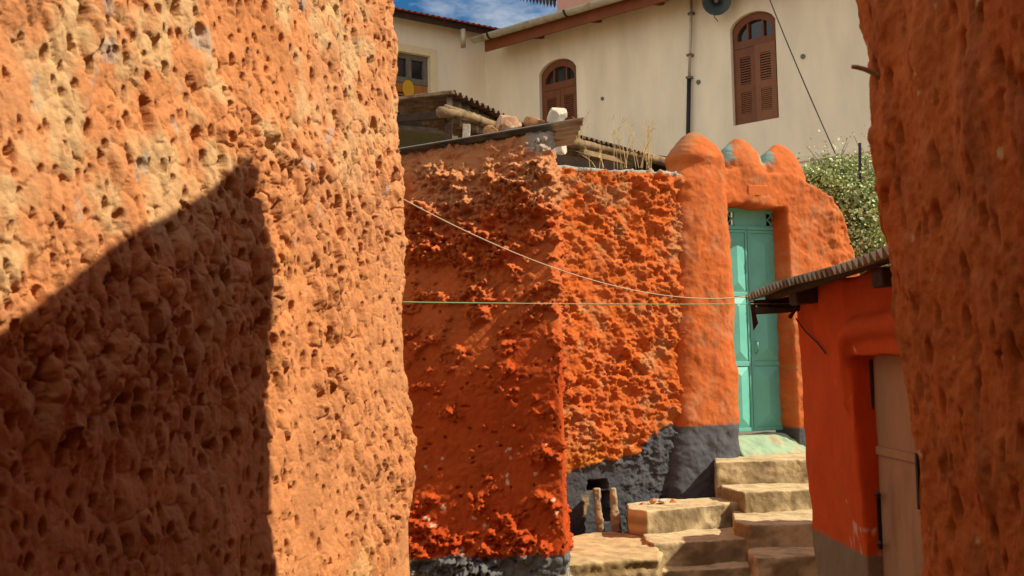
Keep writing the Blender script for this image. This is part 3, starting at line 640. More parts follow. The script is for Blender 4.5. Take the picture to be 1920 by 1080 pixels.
# drain spout: a dark slot framed by two rough posts under it
dn = empty('drain_surround', atz(1135, 990, -1.28)); tag(dn, 'two crusted plaster posts under a dark drain slot in the black wall foot', 'drain')
def crust(s, z, c, n): return lerp((0.36, 0.27, 0.15), (0.20, 0.23, 0.20), sst(0.05, 0.4, fbm(s * 9, z * 7, 4, 620)))
def crd(s, z, c, n): return 0.018 * fbm(s * 14, z * 12, 4, 621) + 0.008 * fbm(s * 40, z * 40, 3, 622)
YD = 9.72
for (x0, x1, xb0, xb1) in ((1112, 1124, 1122, 1132), (1145, 1153, 1147, 1165)):
    b = MB(); b.loft([[at(xb0, 1000, YD), at(xb1, 1000, YD), at(xb1, 1000, YD + .25), at(xb0, 1000, YD + .25)], [at(x0, 916, YD + .02), at(x1, 916, YD + .02), at(x1, 916, YD + .25), at(x0, 916, YD + .25)]])
    link('post', adobe(b, .010, 2, crd, crust), M['conc'], dn)
for i, (px, py, Y, s_, mt, lb) in enumerate(((1224, 942, 9.75, .05, 'rock_o', 'brown pebble lying by the black wall foot on the widest step'), (1243, 938, 9.8, .055, 'rock_w', 'pale grey pebble, largest of those along the black wall foot'), (1262, 936, 9.82, .04, 'rock_o', 'small orange pebble right of the pale pebble by the wall foot'), (1205, 945, 9.7, .035, 'rock_t', 'smallest pebble at the left end of the widest step'))):
    o = rock(px, py, Y, s_ * .8, s_ * .7, s_ * .5, M[mt], lb, 50 + i); o.name = 'pebble'; o['category'] = 'pebble'; o['group'] = 'pebbles along the wall foot'
    o.location.z = EYE.z - 1.10 - min(v.co.z for v in o.data.vertices) - 0.004
# ------------------------------------------------------------------ shed on the right
SX = at(1515, 800, 6.6).x
shed = empty('shed', (SX + 0.6, 5.2, 0)); tag(shed, 'small deep red shed with a rusty corrugated roof and brown tin door', 'shed')
SF = Fr((SX, 6.6, 0), (0, -1, 0), (-1, 0, 0))        # a runs towards the camera, n out to the alley
def sz(px, py): return hit(px, py, SF.o, SF.n)
zSt = EYE.z + 0.37; aDj = SF.inv(sz(1608, 800))[0]; zDh = sz(1640, 668).z; aDe = aDj + 0.92
b = MB(); T = -0.30
c1, c0 = -0.05, 0.09                                  # the corner leans
b.loft([[SF(-.02, -.03, -.1), SF(aDj + .05, -.03, -.1), SF(aDj + .05, T, -.1), SF(-.02, T, -.1)], [SF(-.02, .045, zSt + .06), SF(aDj, .05, zSt + .06), SF(aDj, T, zSt + .06), SF(-.02, T, zSt + .06)]])
b.box(SF, aDj - .05, aDe + .05, T, .03, zDh, zSt + .055)
b.box(SF, aDe, 3.4, T, .02, -.1, zSt + .05)
b.box(SF, -.02, .25, -2.2, T + .02, -.1, zSt + .02)
# soft raised hood round the door head
b.tube([SF(aDj - .06, .025, zDh - .25), SF(aDj - .055, .03, zDh - .05), SF(aDj + .0, .035, zDh + .08), SF(aDj + .12, .035, zDh + .13), SF(aDe, .03, zDh + .14)], [.03, .045, .055, .055, .055], 10)
z_g = sz(1535, 997).z; z_g2 = sz(1638, 1035).z
def sh_disp(s, z, c, n): 
    q = c[:, 1] * 1.0 + c[:, 0]
    return 0.018 * fbm(q * 2.5, z * 2.5, 3, 701) + 0.004 * fbm(q * 14, z * 14, 3, 702)
def sh_col(s, z, c, n):
    q = c[:, 1] * 1.0 + c[:, 0]
    k = lerp((0.56, 0.050, 0.002), (0.52, 0.068, 0.006), 0.5 + 0.5 * fbm(q * 2, z * 2, 4, 711))
    f1, _, h = worley(q / .16, z / .16, 712)
    k = lerp(k, (0.65, 0.50, 0.28), sst(0.075, 0.05, f1 + 0.06 * fbm(q * 40, z * 30, 3, 713)) * (h > .72) * sst(.30, .15, np.abs(c[:, 1] - (6.6 - aDj)) ))
    k = lerp(k, (0.60, 0.30, 0.22), sst(0.1, 0.3, fbm(q * 18, z * 12, 3, 714)) * sst(.16, .06, np.abs(z - z_g - .05)) * sst(.22, .1, np.abs(c[:, 1] - (6.6 - aDj) - .05)))
    return lerp(k, (0.20, 0.135, 0.075), sst(0.008, -.008, z - z_g + 0.006 * fbm(q * 9, z * 9, 3, 715)))
me = adobe(b, 0.016, 5, sh_disp, sh_col); link('wall', me, M['adobe2'], shed)
dd = -0.085
b = MB(); b.box(SF, aDj - .02, aDe + .04, dd - .03, dd, -.02, zDh + .06); door = b.build('door', M['brown_door'], shed)
b = MB(); zj = sz(1655, 850).z
b.box(SF, aDj + .02, aDe, dd + .001, dd + .012, zj - .03, zj + .01); b.build('rib', M['brown_door'], door, bevel=.004); b = MB(); b.box(SF, aDj + .02, aDe, dd + .001, dd + .012, zj - .66, zj - .62); b.build('rib', M['brown_door'], door, bevel=.004)
h_ = SF.inv(sz(1696, 850)); b = MB(); b.box(SF, h_[0] - .012, h_[0] + .012, dd + .013, dd + .04, h_[2] - .235, h_[2] + .0); b.build('handle', M['black'], door, bevel=.004)
h_ = SF.inv(sz(1636, 985)); b = MB(); b.box(SF, aDj + .022, aDj + .036, dd + .001, dd + .016, h_[2] - .13, h_[2] + .13)
for q in (.12, -.11): b.tube([SF(aDj + .04, dd + .02, h_[2] + q), SF(aDj + .11, dd + .03, h_[2] + q + .01), SF(aDj + .13, dd + .045, h_[2] + q + .025)], .009, 6)
b.build('hinge', M['black'], door)
b = MB(); b.box(SF, aDj - .02, aDj + .012, dd + .001, dd + .02, -.02, zDh + .03); b.build('door_frame', M['beam_d'], shed, bevel=.006)
# roof
ea = at(1398, 560, 6.72); eb = Vector((ea.x, 3.75, ea.z + .02))
b = MB(); RV = Vector((2.3, 0, .60)); b.corr(ea + Vector((0, .0, .0)), eb - ea, RV, .078, .019, .003, 10, .012); b.build('roof', M['rust_l'], shed, True)
b = MB(); b.bar(ea + Vector((.13, -.02, .0)), eb + Vector((.13, 0, .005)), .05, .035); b.bar(ea + Vector((1.0, -.02, .205)), eb + Vector((1.0, 0, .215)), .08, .06); b.build('purlin', M['beam_d'], shed, bevel=.01)
b = MB(); y_ = 6.68; b.bar((ea.x + .10, y_, ea.z - .055), (SX + 2.0, y_, ea.z + .42), .05, .06); b.build('rafter', M['beam_d'], shed, bevel=.01)
b = MB(); b.tube([(ea.x + .03, 6.62, ea.z - .075), (ea.x + .17, 6.60, ea.z - .075), (SX + .06, 6.5, ea.z - .055)], [.022, .02, .026], 8); b.build('eave_pole', M['beam_d'], shed, True)
b = MB(); b.bar((SX - .17, 6.15, ea.z - .03), (SX + .3, 6.15, ea.z + .0), .16, .085); b.build('beam_end', M['beam_d'], shed, bevel=.012)
b = MB(); b.bar((SX - .20, 4.62, ea.z - .055), (SX + .3, 4.62, ea.z - .03), .14, .07); b.build('beam_end', M['beam_d'], shed, bevel=.012)
# scrap hanging at the eave corner
b = MB(); p0 = at(1406, 566, 6.62); prof = [(0, 0, 0), (.035, 0, .0), (.03, .0, -.06), (.045, .01, -.12), (.018, .02, -.165), (.012, .0, -.13), (.004, -.01, -.06)]
b.prism([p0 + Vector(q) for q in prof], (.004, .02, .0)); b.prism([p0 + Vector(q) for q in ((.02, 0, .01), (.12, 0, .012), (.105, 0, -.03), (.085, 0, -.052), (.06, 0, -.045), (.04, 0, -.02))], (0, .02, 0))
o = b.build('scrap', M['rag']); tag(o, 'torn rusty scrap dangling from the corner of the shed eave', 'scrap')
b = MB(); b.tube([at(1497, 565, 6.50), at(1492, 580, 6.49), at(1480, 596, 6.49)], [.009, .008, .013], 6); o = b.build('strap', M['rag']); tag(o, 'short dark strap dangling under the beam at the shed corner', 'strap')
# scratch-thin lead running down the shed wall to the door hood
b = MB(); q = [SF.inv(sz(x, y)) for x, y in ((1511, 597), (1530, 622), (1551, 641), (1568, 662))]; b.tube([SF(a, .055, z) for a, _, z in q], .0045, 6); o = b.build('thin_lead', M['wire_b']); tag(o, 'thin dark lead slanting down the red shed wall to its door', 'cable')
# a wall running on beyond the shed, which shades the lower steps
def sw_col(s, z, P): return lerp((0.5, 0.07, 0.01), (0.5, 0.1, 0.02), 0.5 + 0.5 * fbm(s * 3, z * 3, 3, 3))
me = wall_sheet('side_wall', [(2.85, 8.9), (2.85, 7.0)], [(2.95, 8.9), (2.95, 7.0)], -.1, lambda x, y, s: EYE.z + 0.50 - .10 * (y - 7.0) + .03 * np.sin(y * 6), .05, .04, .04, (1, 0), .35, lambda s, z, P: .02 * fbm(s * 6, z * 6, 3, 9), sw_col, .06)
tag(link('side_wall', me, M['adobe']), 'low red wall standing behind the shed beside the upper steps', 'wall')
# ------------------------------------------------------------------ white house
HC = Vector((-0.39, 20.6, 0)); hd = Vector((.73, -.684, 0)).normalized(); hn = Vector((-.684, -.73, 0)).normalized()
H = Fr(HC, hd, hn)                                    # main wing: a to the right and nearer
wd = -Vector((.794, .607, 0)).normalized(); wn = Vector((.607, -.794, 0)).normalized()
K = Fr(HC, wd, wn)                                    # left wing: a to the left and nearer
house = empty('white_house', (1.5, 21, 0)); tag(house, 'cream plastered house on the slope with arched brown shuttered windows', 'house')
def arch(fr, a0, a1, z0, z1, rise, n0, n=14):
    pts = [fr(a0, n0, z0), fr(a1, n0, z0)]
    for k in range(n + 1):
        t = k / n; x = a1 + (a0 - a1) * t; pts.append(fr(x, n0, z1 - rise + rise * (1 - (2 * t - 1) ** 2) ** 0.7))
    return pts
def winrect(fr, xl, xr, yt, yb):
    xm = (xl + xr) / 2; a0 = fr.px(xl, (yt + yb) / 2)[0]; a1 = fr.px(xr, (yt + yb) / 2)[0]; return a0, a1, fr.px(xm, yb)[1], fr.px(xm, yt)[1]
WIN = [winrect(H, 1371, 1457, 21, 229), winrect(H, 1012, 1082, 110, 290)]
WL = winrect(K, 735, 806, 100, 215); WL = (min(WL[0], WL[1]), max(WL[0], WL[1]), WL[2], WL[3])
zE = at(918, 88, 20.6).z                               # eave of the main wing
b = MB(); b.box(H, 0.0, 11.5, -.45, 0, -.1, zE + .10); wall_me = b.mesh('wall')
cut = MB()
for (a0, a1, z0, z1) in WIN: cut.prism(arch(H, a0, a1, z0, z1, (a1 - a0) * .24, -.16), hn * .4)
def boolean(me, cut_me):
    co_ = bpy.data.objects.new('cut', cut_me); COL.objects.link(co_)
    def s_(o): m_ = o.modifiers.new('b', 'BOOLEAN'); m_.object = co_; m_.operation = 'DIFFERENCE'; m_.solver = 'EXACT'
    r_ = evaluated(me, s_); bpy.data.objects.remove(co_); return r_
link('wall', boolean(wall_me, cut.mesh('c')), M['white'], house)
b = MB(); zEl = hit(860, 39, K.o + K.n * .38, K.n).z + .08
b.box(K, 0.0, 6.5, -.4, -.001, -.1, zEl); cut = MB(); cut.box(K, WL[0], WL[1], -.14, .3, WL[2], WL[3])
link('wall', boolean(b.mesh('w'), cut.mesh('c')), M['white'], house)
def window(a0, a1, z0, z1, tilt):
    wdt = a1 - a0; rise = wdt * .24; fw = wdt * .075; zt = z0 + (z1 - z0) * .735
    fr = empty('window', H((a0 + a1) / 2, -.1, z0)); fr.location -= house.location; fr.parent = house
    out = arch(H, a0 + .004, a1 - .004, z0 + .004, z1 - .004, rise, -.14); inn = arch(H, a0 + fw, a1 - fw, zt + fw * .9, z1 - fw * 2.0, rise * .72, -.14)
    # frame: outer bars plus an arched head cut by the fanlight
    hd_ = MB(); hd_.prism(arch(H, a0 + .004, a1 - .004, zt - fw, z1 - .004, rise, -.13), hn * .07)
    c_ = MB(); pw = (a1 - a0 - 2.6 * fw) / 3
    c_.prism(arch(H, a0 + fw * 1.5, a1 - fw * 1.5, zt + fw * .9, z1 - fw * 1.9, rise * .9, -.2), hn * .3)
    m_ = boolean(hd_.mesh('h'), c_.mesh('c')); link('frame', m_, M['wood'], fr)
    g = MB(); g.prism(arch(H, a0 + fw, a1 - fw, zt, z1 - fw, rise * .9, -.125), hn * .006); g.build('pane', M['glass'], fr)
    for t in (1 / 3, 2 / 3): mu = MB(); x = a0 + wdt * t; mu.box(H, x - .014, x + .014, -.118, -.075, zt + .01, z1 - fw * 1.7); mu.build('mullion', M['wood'], fr)
    jb = MB(); jb.box(H, a0 + .004, a0 + fw * .5, -.13, -.062, z0 + .004, zt - fw - .001); jb.build('jamb', M['wood'], fr); jb = MB(); jb.box(H, a1 - fw * .5, a1 - .004, -.13, -.062, z0 + .004, zt - fw - .001); jb.build('jamb', M['wood'], fr)
    xm = (a0 + a1) / 2
    for i, (x0, x1) in enumerate(((a0 + fw * .55, xm - .004), (xm + .004, a1 - fw * .55))):
        n0 = -.10 + (0.03 if (i == 1 and tilt) else 0); st_ = .085; zb = z0 + .01; ztp = zt - fw - .006; zm = zb + (ztp - zb) * .47
        sh = MB()
        for q in ((x0, x0 + st_), (x1 - st_, x1)): sh.box(H, *q, n0, n0 + .04, zb, ztp)
        for q in ((zb, zb + .15), (zm - .06, zm + .06), (ztp - .13, ztp)): sh.box(H, x0 + st_, x1 - st_, n0, n0 + .039, *q)
        so_ = sh.build('shutter', M['wood_l'] if (i == 1 and tilt) else M['wood'], fr)
        bb_ = MB(); bb_.box(H, x0 + st_ - .01, x1 - st_ + .01, n0 - .012, n0 - .004, zb + .1, ztp - .08); bb_.build('gap_shade', M['black'], so_)  # black sheet added as painted shade in the gaps between slats
        for (y0, y1) in ((zb + .15, zm - .06), (zm + .06, ztp - .13)):
            k = 11; lv = MB(); pt_ = (y1 - y0) / k
            for j in range(k):
                zc = y0 + (j + .5) * pt_
                lv.add([H(x, nn, zz) for x in (x0 + st_, x1 - st_) for nn, zz in ((n0 + .002, zc + .010), (n0 + .034, zc - .008), (n0 + .034, zc + .010), (n0 + .002, zc + .026))], [(0, 1, 2, 3), (7, 6, 5, 4), (0, 4, 5, 1), (1, 5, 6, 2), (2, 6, 7, 3), (3, 7, 4, 0)])
            lv.build('louvre', M['wood_l'] if (i == 1 and tilt) else M['wood'], so_)
window(*WIN[0], True); window(*WIN[1], False)
# left wing window: plaster surround, grey fanlight over orange shutters
a0, a1, z0, z1 = WL; wl = empty('window', K((a0 + a1) / 2, -.1, z0)); wl.location -= house.location; wl.parent = house
b = MB(); t_ = .13
for q in ((a0 - t_, a0, z0, z1 + t_), (a1, a1 + t_, z0, z1 + t_), (a0, a1, z1, z1 + t_)): b.box(K, q[0], q[1], .0005, .028, q[2], q[3])
b.build('surround', M['cream'], wl, bevel=.006)
zt = z0 + (z1 - z0) * .52; b = MB()
for q in ((a0, a0 + .09, zt, z1), (a1 - .09, a1, zt, z1), (a0 + .09, a1 - .09, z1 - .09, z1), (a0 + .09, a1 - .09, zt, zt + .10), ((a0 + a1) / 2 - .05, (a0 + a1) / 2 + .05, zt + .10, z1 - .09)): b.box(K, q[0], q[1], -.13, -.06, q[2], q[3])
b.build('frame', M['gray_wood'], wl, bevel=.004)
b = MB(); b.box(K, a0 + .05, a1 - .05, -.12, -.112, zt + .05, z1 - .05); b.build('pane', M['glass'], wl)
mid = (a0 + a1) / 2
for q in ((a0 + .01, mid - .004), (mid + .004, a1 - .01)):
    b = MB(); s0 = .09
    b.box(K, q[0], q[0] + s0, -.12, -.07, z0, zt - .004); b.box(K, q[1] - s0, q[1], -.12, -.07, z0, zt - .004); b.box(K, q[0] + s0, q[1] - s0, -.12, -.072, zt - .14, zt - .004)
    so_ = b.build('shutter', M['orange_wood'], wl); lv = MB()
    for j in range(14):
        zc = z0 + .04 + j * .05
        if zc < zt - .16: lv.box(K, q[0] + s0, q[1] - s0, -.115, -.075, zc, zc + .022)
    lv.build('louvre', M['orange_wood'], so_)
    bb_ = MB(); bb_.box(K, q[0] + s0, q[1] - s0, -.128, -.121, z0, zt - .1); bb_.build('gap_shade', M['black'], so_)  # same added black sheet, stands in for shade behind the slats
b = MB(); xk, zk = K.px(769, 165, 0); ring = [K(xk +   .115 * math.cos(2 * math.pi * k / 24) , -.068, zk + .15 * math.sin(2 * math.pi * k / 24)) for k in range(24)]; b.prism(ring, wn * .014); b.build('disc', M['yellow'], wl)
# eaves of the main wing: fascia board, soffit, rafter tails, gutter and its brackets, roof
OV = .55; gz = zE + .16
x_end = H.px(905, 85, OV)[0]
gp = [H(x_end - .15 + 12.2 * k / 30, OV + .06, H.px(885 + 0 * k, 76, OV)[1]) for k in range(31)]
zg = gp[0].z
def halfpipe(mb, pts, r, nrm):
    sec = []
    for p in pts:
        o_ = [p + nrm * (r * math.cos(q)) - Vector((0, 0, r * math.sin(q))) for q in [math.pi * k / 12 for k in range(13)]]
        i_ = [p + nrm * ((r - .006) * math.cos(q)) - Vector((0, 0, (r - .006) * math.sin(q))) for q in [math.pi * k / 12 for k in range(12, -1, -1)]]
        sec.append(o_ + i_)
    mb.loft(sec)
b = MB(); halfpipe(b, [gp[0], gp[10], gp[20], gp[30]], .088, hn); gut = b.build('gutter', M['gutter'], house, True)
for k in range(4):
    p = H(x_end + .25 + k * 1.72, OV + .06, zg); bk = MB(); halfpipe(bk, [p - hd * .02, p + hd * .02], .095, hn); bk.build('bracket', M['black'], gut)
b = MB(); b.box(H, x_end, 12, OV - .09, OV - .05, zg - .24, zg - .01); b.build('fascia_board', M['fascia'], house)
b = MB(); b.add([H(x_end, OV - .05, zg - .03), H(12, OV - .05, zg - .03), H(12, -.1, zg + .07), H(x_end, -.1, zg + .07)], [(0, 1, 2, 3)]); b.build('soffit', M['fascia'], house)
for k in range(8):
    a = x_end + .9 + k * 1.25; rf = MB(); rf.bar(H(a, OV - .1, zg - .13), H(a, -.02, zg - .05), .07, .11); rf.build('rafter_tail', M['fascia'], house)
rv = -hn * 3.4 + Vector((0, 0, .62)); b = MB(); b.corr(H(x_end, OV - .02, zg + .02), hd * 12, rv, .2, .02, .004, 4); b.build('roof', M['red_tin'], house, True)
# left wing eave
OK = .38; e1_ = hit(748, 14, K.o + K.n * OK, K.n); zk_ = hit(860, 39, K.o + K.n * OK, K.n).z
b = MB(); b.corr(K(-.9, OK, zk_), wd * 6.5, -wn * 2.6 + Vector((0, 0, .75)), .12, .016, .004, 4); b.build('roof', M['red_tin'], house, True)
b = MB(); b.box(K, -.6, 6, OK - .14, OK - .10, zk_ - .10, zk_ + .0); b.build('fascia_board', M['beam_d'], house)
b = MB(); b.add([K(-.6, OK - .10, zk_ - .02), K(6, OK - .10, zk_ - .02), K(6, -.1, zk_ + .1), K(-.6, -.1, zk_ + .1)], [(0, 1, 2, 3)]); b.build('soffit', M['beam_d'], house)
dp = hit(868, 55, K.o + K.n * (OK - .05), K.n); b = MB(); b.tube([dp, dp - Vector((0, 0, .32))], .045, 10); b.build('downpipe', M['gutter'], house, True)
# plinth moulding low on the main wall at the right
zp = H.px(1565, 283)[1]; b = MB(); b.box(H, 3.5, 11, .0015, .05, zp - .09, zp); b.box(H, 3.5, 11, .0015, .025, zp - .16, zp - .0915); b.build('plinth_band', M['white'], house, bevel=.01)
for (px, py, r_) in ((1506, 106, .035), (1310, 154, .035), (1130, 185, .03)):
    x, z = H.px(px, py); b = MB(); b.prism([H(x + r_ * math.cos(2 * math.pi * k / 16), .001, z + r_ * math.sin(2 * math.pi * k / 16)) for k in range(16)], hn * .02); b.build('anchor_plate', M['gray_wood'], house, bevel=.004)
x, z = H.px(1578, 298); b = MB(); ringp = [H(x + .06 * math.cos(2 * math.pi * k / 20), .03, z + .06 * math.sin(2 * math.pi * k / 20)) for k in range(21)]; b.tube(ringp, .012, 6); b.build('vent_ring', M['gray_wood'], house, True)
# conduit on the wall
b = MB(); q = [(1297, -30), (1295, 70), (1292, 150)]; b.tube([H(*(lambda r_: (r_[0], .06, r_[1]))(H.px(x, y, .06))) for x, y in q], .022, 10)
cd_root = empty('conduit', H(*(lambda r_: (r_[0], .06, r_[1]))(H.px(1290, 300, .06)))); tag(cd_root, 'steel conduit running down the cream wall, black at its lower end', 'pipe')
b.build('steel_pipe', M['steel'], cd_root, True)
b = MB(); b.tube([H(*(lambda r_: (r_[0], .06, r_[1]))(H.px(x, y, .06))) for x, y in ((1292, 148), (1290, 250), (1288, 330))], .032, 10); b.build('black_sleeve', M['black'], cd_root, True)
for y in (25, 103, 145):
    x_, z_ = H.px(1296 - y * .027, y, .06); b = MB(); b.box(H, x_ - .045, x_ + .035, .0, .085, z_ - .018, z_ + .018); b.build('clip', M['gray_wood'], cd_root)
# loudspeaker horn
hx, hz = H.px(1343, 2, .30); hc = H(hx, .30, hz); ax = (hn * .75 + hd * .55 + Vector((0, 0, -.22))).normalized(); ux = ax.cross(Vector((0, 0, 1))).normalized(); uy = ux.cross(ax)
horn = empty('loudspeaker', hc); tag(horn, 'dark grey horn loudspeaker fixed high on the cream wall', 'loudspeaker')
def lathe(prof, seg=28):
    mb = MB(); mb.loft([[hc + ax * d + (ux * math.cos(2 * math.pi * k / seg) + uy * math.sin(2 * math.pi * k / seg)) * r for k in range(seg)] for d, r in prof]); return mb
lathe([(-.20, .035), (-.12, .05), (-.05, .085), (.02, .15), (.05, .205), (.065, .212), (.062, .200), (.045, .185), (.01, .125), (-.06, .065), (-.12, .03)]).build('bell', M['horn'], horn, True)
lathe([(-.34, .03), (-.33, .055), (-.23, .06), (-.19, .045)]).build('driver', M['horn_i'], horn, True)
lathe([(-.10, .03), (.0, .034), (.02, .02), (.025, .004)]).build('centre_cone', M['horn_i'], horn, True)
b = MB(); b.bar(hc - ax * .27, H(hx - .22, .0, hz + .12), .03, .012); b.build('bracket', M['black'], horn)
b = MB(); p = hc - ax * .2; b.tube([p, p + Vector((0, 0, -.12)) + hd * .0, p + Vector((0, 0, -.22)) - hd * .03, p + Vector((0, 0, -.30)) + hd * .03], .007, 6); b.build('lead', M['wire_b'], horn, True)
# overhead cable slanting across the right window
b = MB(); c0_ = at(1447, -2, 15.4); c1_ = at(1592, 345, 12.6); c00 = c0_ + (c0_ - c1_) * .5; b.tube([c00 + (c1_ - c00) * (k / 20) - Vector((0, 0, .10 * math.sin(math.pi * k / 20))) for k in range(21)], .0075, 6); o = b.build('power_cable', M['wire_b'], None, True); tag(o, 'black cable slanting down in front of the cream house into the bush', 'cable')
# ------------------------------------------------------------------ pink upper building behind
pink = empty('pink_building', (4, 22, 0)); tag(pink, 'tall pink plastered building rising behind the gutter of the cream house', 'building')
pc = at(1045, 30, 21.0); Q = Fr((pc.x, pc.y, 0), hd, hn); b = MB(); b.box(Q, 0, 9, -3, 0, 4, 13.0); b.build('wall', M['pink'], pink)
b = MB(); b.corr(Q(-.6, .6, 13.0), hd * 10, -hn * 4.2 + Vector((0, 0, .8)), .2, .02, .004, 3); b.build('roof', M['red_tin'], pink, True)
b = MB(); f0 = at(960, -14, 22.2); f1_ = at(1043, 3, 21.3); fd = (f1_ - f0); nT = 13
b.bar(f0 + Vector((0, 0, .06)), f1_ + Vector((0, 0, .06)), .04, .10)
for k in range(nT):
    p = f0 + fd * ((k + .5) / nT); u = fd.normalized(); wv = fd.length / nT * .42; b.prism([p - u * wv + Vector((0, 0, .02)), p + u * wv + Vector((0, 0, .02)), p + u * wv - Vector((0, 0, .05)), p - Vector((0, 0, .13)), p - u * wv - Vector((0, 0, .05))], (0, .03, 0))
b.build('fringe_board', M['beam_d'], pink)
# ------------------------------------------------------------------ roofs behind the middle walls
lean_ = empty('open_shelter', at(860, 330, 12.5)); tag(lean_, 'open shelter of old timber under corrugated tin behind the red wall', 'shelter')
B_ = at(850, 171, 11.0); A_ = at(700, 190, 11.9); C_ = at(1062, 272, 13.4)
b = MB(); b.corr(B_ + (B_ - C_) * 0.0, C_ - B_, A_ - B_, .115, .022, .004, 6, .006); b.build('roof', M['rust'], lean_, True)
b = MB(); b.bar(at(700, 191, 11.8), at(850, 173.5, 10.98), .05, .022); b.build('edge_board', M['beam'], lean_)
b = MB(); p0, p1 = at(826, 210, 11.0), at(952, 236, 12.2); b.tube([p0 + (p1 - p0) * t + Vector((0, 0, .02 * math.sin(6 * t))) for t in np.linspace(0, 1, 9)], [.058, .055, .05, .048, .05, .048, .045, .045, .04], 7); b.build('log', M['beam'], lean_, True)
b = MB(); b.tube([at(836, 201, 11.05), at(880, 214, 11.5), at(915, 222, 11.9)], [.03, .03, .028], 8); b.build('pole', M['beam'], lean_, True)
b = MB(); b.bar(at(700, 226, 11.6), at(830, 216, 11.05), .08, .07); b.build('rail', M['beam_d'], lean_)
b = MB(); b.bar(at(875, 234, 11.4), at(872, 330, 11.4), .09, .07, (1, 0, 0)); b.build('white_post', M['rock_w'], lean_)
b = MB(); b.bar(at(841, 225, 11.2), at(841, 330, 11.2), .07, .07, (1, 0, 0)); b.build('post', M['beam_d'], lean_)
b = MB(); c_ = [at(838, 188, 11.15), at(960, 236, 12.6)]; b.corr(c_[0] - Vector((0, 0, .20)), c_[1] - c_[0], Vector((0, .02, .26)), .2, .03, .004, 3); b.build('tin_wall', M['rust_l'], lean_, True)
b = MB(); b.prism([at(640, 232, 13.5), at(840, 252, 13.6), at(1000, 262, 14.5), at(1000, 420, 14.5), at(640, 420, 13.5)], (0, .15, 0)); b.build('back_wall', M['olive'], lean_)
b = MB(); b.prism([at(640, 180, 13.9), at(900, 200, 14.2), at(1040, 250, 15.2), at(1040, 420, 15.2), at(640, 420, 13.9)], (0, .1, 0)); b.build('inner_wall', M['beam_d'], lean_)
low = empty('low_roof', at(1150, 330, 12)); tag(low, 'low corrugated tin roof on pale timbers behind the orange rubble wall', 'roof')
p0, p1 = at(1050, 246, 11.2), at(1275, 306, 12.6)
b = MB(); b.corr(p0, p1 - p0, Vector((.5, 1.3, .12)), .075, .014, .003, 5, .006); b.build('tin', M['rust'], low, True)
b = MB(); b.tube([at(1040, 262, 11.15), at(1120, 276, 11.7), at(1200, 291, 12.2), at(1275, 311, 12.6)], [.055, .05, .05, .045], 10); b.build('pole', M['beam'], low, True)
for (x0, y0, x1, y1) in ((1048, 285, 1128, 300), (1090, 285, 1180, 306), (1046, 270, 1100, 283)):
    b = MB(); b.bar(at(x0, y0, 11.4), at(x1, y1, 12.2), .06, .05); b.build('rafter', M['beam'], low)
b = MB(); b.prism([at(1030, 262, 12.9), at(1300, 300, 13.2), at(1300, 420, 13.2), at(1030, 420, 12.9)], (0, .1, 0)); b.build('back_wall', M['beam_d'], low)
o = rock(1052, 291, 9.95, .075, .07, .085, M['rock_w'], 'pale pointed rock on the orange rubble wall beside the red wall', 77); o['group'] = 'loose stones on the walls'
# ------------------------------------------------------------------ wires across the alley
def wire(name, p, q, sag, r_, mat, label):
    b_ = MB(); b_.tube([p + (q - p) * (k / 40) - Vector((0, 0, 4 * sag * (k / 40) * (1 - k / 40))) for k in range(41)], r_, 6)
    tag(b_.build(name, mat, None, True), label, 'cord')
wire('cord', at(742, 366, 4.30), at(1420, 553, 6.75), .145, .0024, M['wire_w'], 'pale cord sagging from the near left wall to the shed eave')
wire('cord', at(742, 566, 4.30), at(1490, 569, 6.55), .006, .0022, M['wire_g'], 'straight taut green cord strung across the alley at shed height')
# ------------------------------------------------------------------ bush behind the gate pier
bush = empty('bush', at(1610, 470, 12.2)); tag(bush, 'leafy green bush spilling over the wall right of the gateway', 'bush')
sides = [(1525, 345, 11.9, .22), (1560, 335, 12.1, .32), (1600, 350, 12.2, .42), (1640, 345, 12.4, .45), (1600, 400, 12.0, .40), (1625, 430, 11.9, .40), (1655, 400, 12.1, .42), (1612, 470, 11.8, .30), (1650, 480, 11.8, .35), (1580, 365, 11.9, .25), (1690, 420, 12.2, .45)]
def leaves(cnt, sc, shell, spray):
    V = []; Fs = []
    for i in range(cnt):
        x, y, Y, r_ = random.choice(sides); c = at(x, y, Y)
        d = Vector((random.gauss(0, 1), random.gauss(0, 1), random.gauss(0, 1))).normalized(); rr = r_ * (random.random() ** shell)
        if spray: rr *= random.uniform(1, 1.5); d.z = abs(d.z) * 1.4
        p = c + Vector((d.x, d.y, d.z * .8)) * rr
        u = Vector((random.gauss(0, 1), random.gauss(0, 1), random.gauss(0, .7))).normalized(); v = u.cross(Vector((random.gauss(0, 1), random.gauss(0, 1), random.gauss(0, 1)))).normalized(); n_ = u.cross(v)
        L = sc * random.uniform(.6, 1.3); W_ = L * random.uniform(.28, .42); k = len(V)
        V += [p, p + u * L * .45 + v * W_ + n_ * .1 * L, p + u * L, p + u * L * .45 - v * W_ + n_ * .1 * L]; Fs.append((k, k + 1, k + 2, k + 3))
    return raw_mesh('leaves', [tuple(v) for v in V], Fs, False)
f_ = link('foliage', leaves(6500, .046, .5, False), M['leaf'], bush)
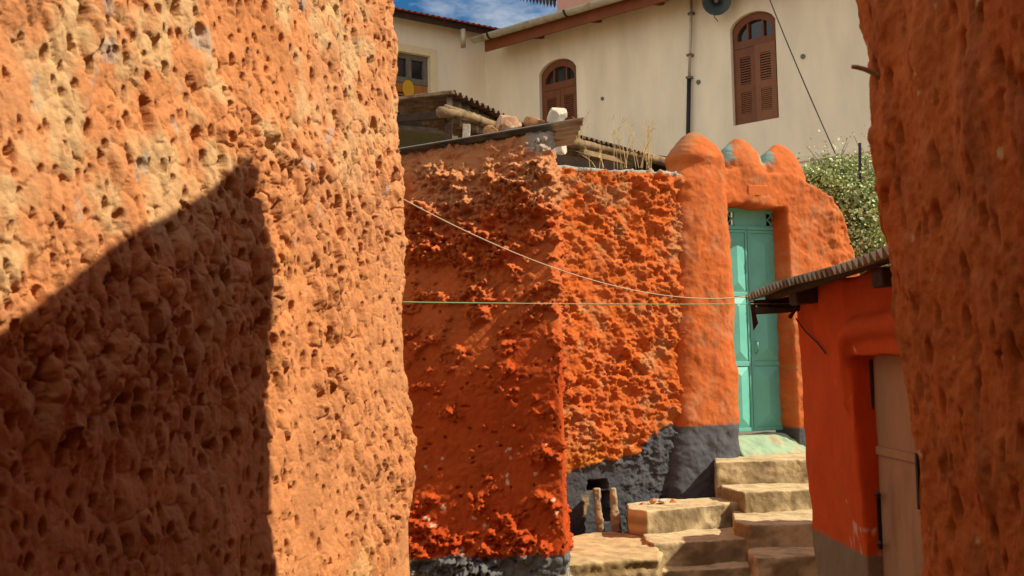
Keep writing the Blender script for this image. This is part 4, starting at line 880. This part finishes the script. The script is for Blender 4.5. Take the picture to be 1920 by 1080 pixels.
link('foliage', leaves(8500, .042, .16, False), M['leaf_l'], bush); link('foliage', leaves(1300, .032, .25, True), M['leaf_l'], bush)
b = MB()
for i in range(70):
    x, y, Y, r_ = random.choice(sides); c = at(x, y, Y); g0 = at(random.uniform(1570, 1660), 500, 12.2); d = Vector((random.gauss(0, .6), random.gauss(0, .5), random.uniform(.2, 1))).normalized() * r_ * 1.35
    b.tube([g0, (g0 + c) / 2 + Vector((random.gauss(0, .05), 0, 0)), c, c + d], [.012, .009, .006, .003], 5)
b.build('stem', M['twig'], bush, True)
b = MB(); b.bar(at(1612, 268, 11.8), at(1614, 520, 11.8), .024, .024, (1, 0, 0)); o = b.build('fence_post', M['black']); tag(o, 'thin black iron post standing up out of the bush', 'post')
# ------------------------------------------------------------------ dry grass on the walls
def tuft(px, py, Y, n_, hgt, spread, label, seed):
    r_ = random.Random(seed); b_ = MB(); base = at(px, py, Y)
    for i in range(n_):
        p = base + Vector((r_.gauss(0, .03), r_.gauss(0, .03), -.02)); t = Vector((r_.gauss(0, spread), r_.gauss(0, spread), 1)) * hgt * r_.uniform(.55, 1.05)
        bend = Vector((r_.gauss(0, .06), r_.gauss(0, .05), 0)); pts = [p, p + t * .5 + bend * .3, p + t + bend]
        b_.tube(pts, [.0032, .0026, .0015], 4)
        for k in range(r_.randint(2, 6)):
            q = pts[1] + (pts[2] - pts[1]) * r_.uniform(.2, 1); b_.tube([q, q + Vector((r_.gauss(0, .03), r_.gauss(0, .03), .035))], [.0022, .001], 3)
    tag(b_.build('dry_grass', M['straw']), label, 'grass', 'dry grass tufts on the wall tops')
tuft(1160, 312, 10.0, 7, .48, .10, 'tall loose dry grass tuft on the orange wall below the white wall', 1)
tuft(1205, 312, 10.05, 11, .42, .10, 'feathery dry grass tuft on the orange wall nearest the gate pillar', 2)
tuft(1085, 262, 10.6, 9, .26, .08, 'short dry grass clump at the right end of the tin sheet', 3)
tuft(1118, 312, 9.95, 5, .24, .12, 'sparse low dry stalks on the orange wall near the pale rock', 4)
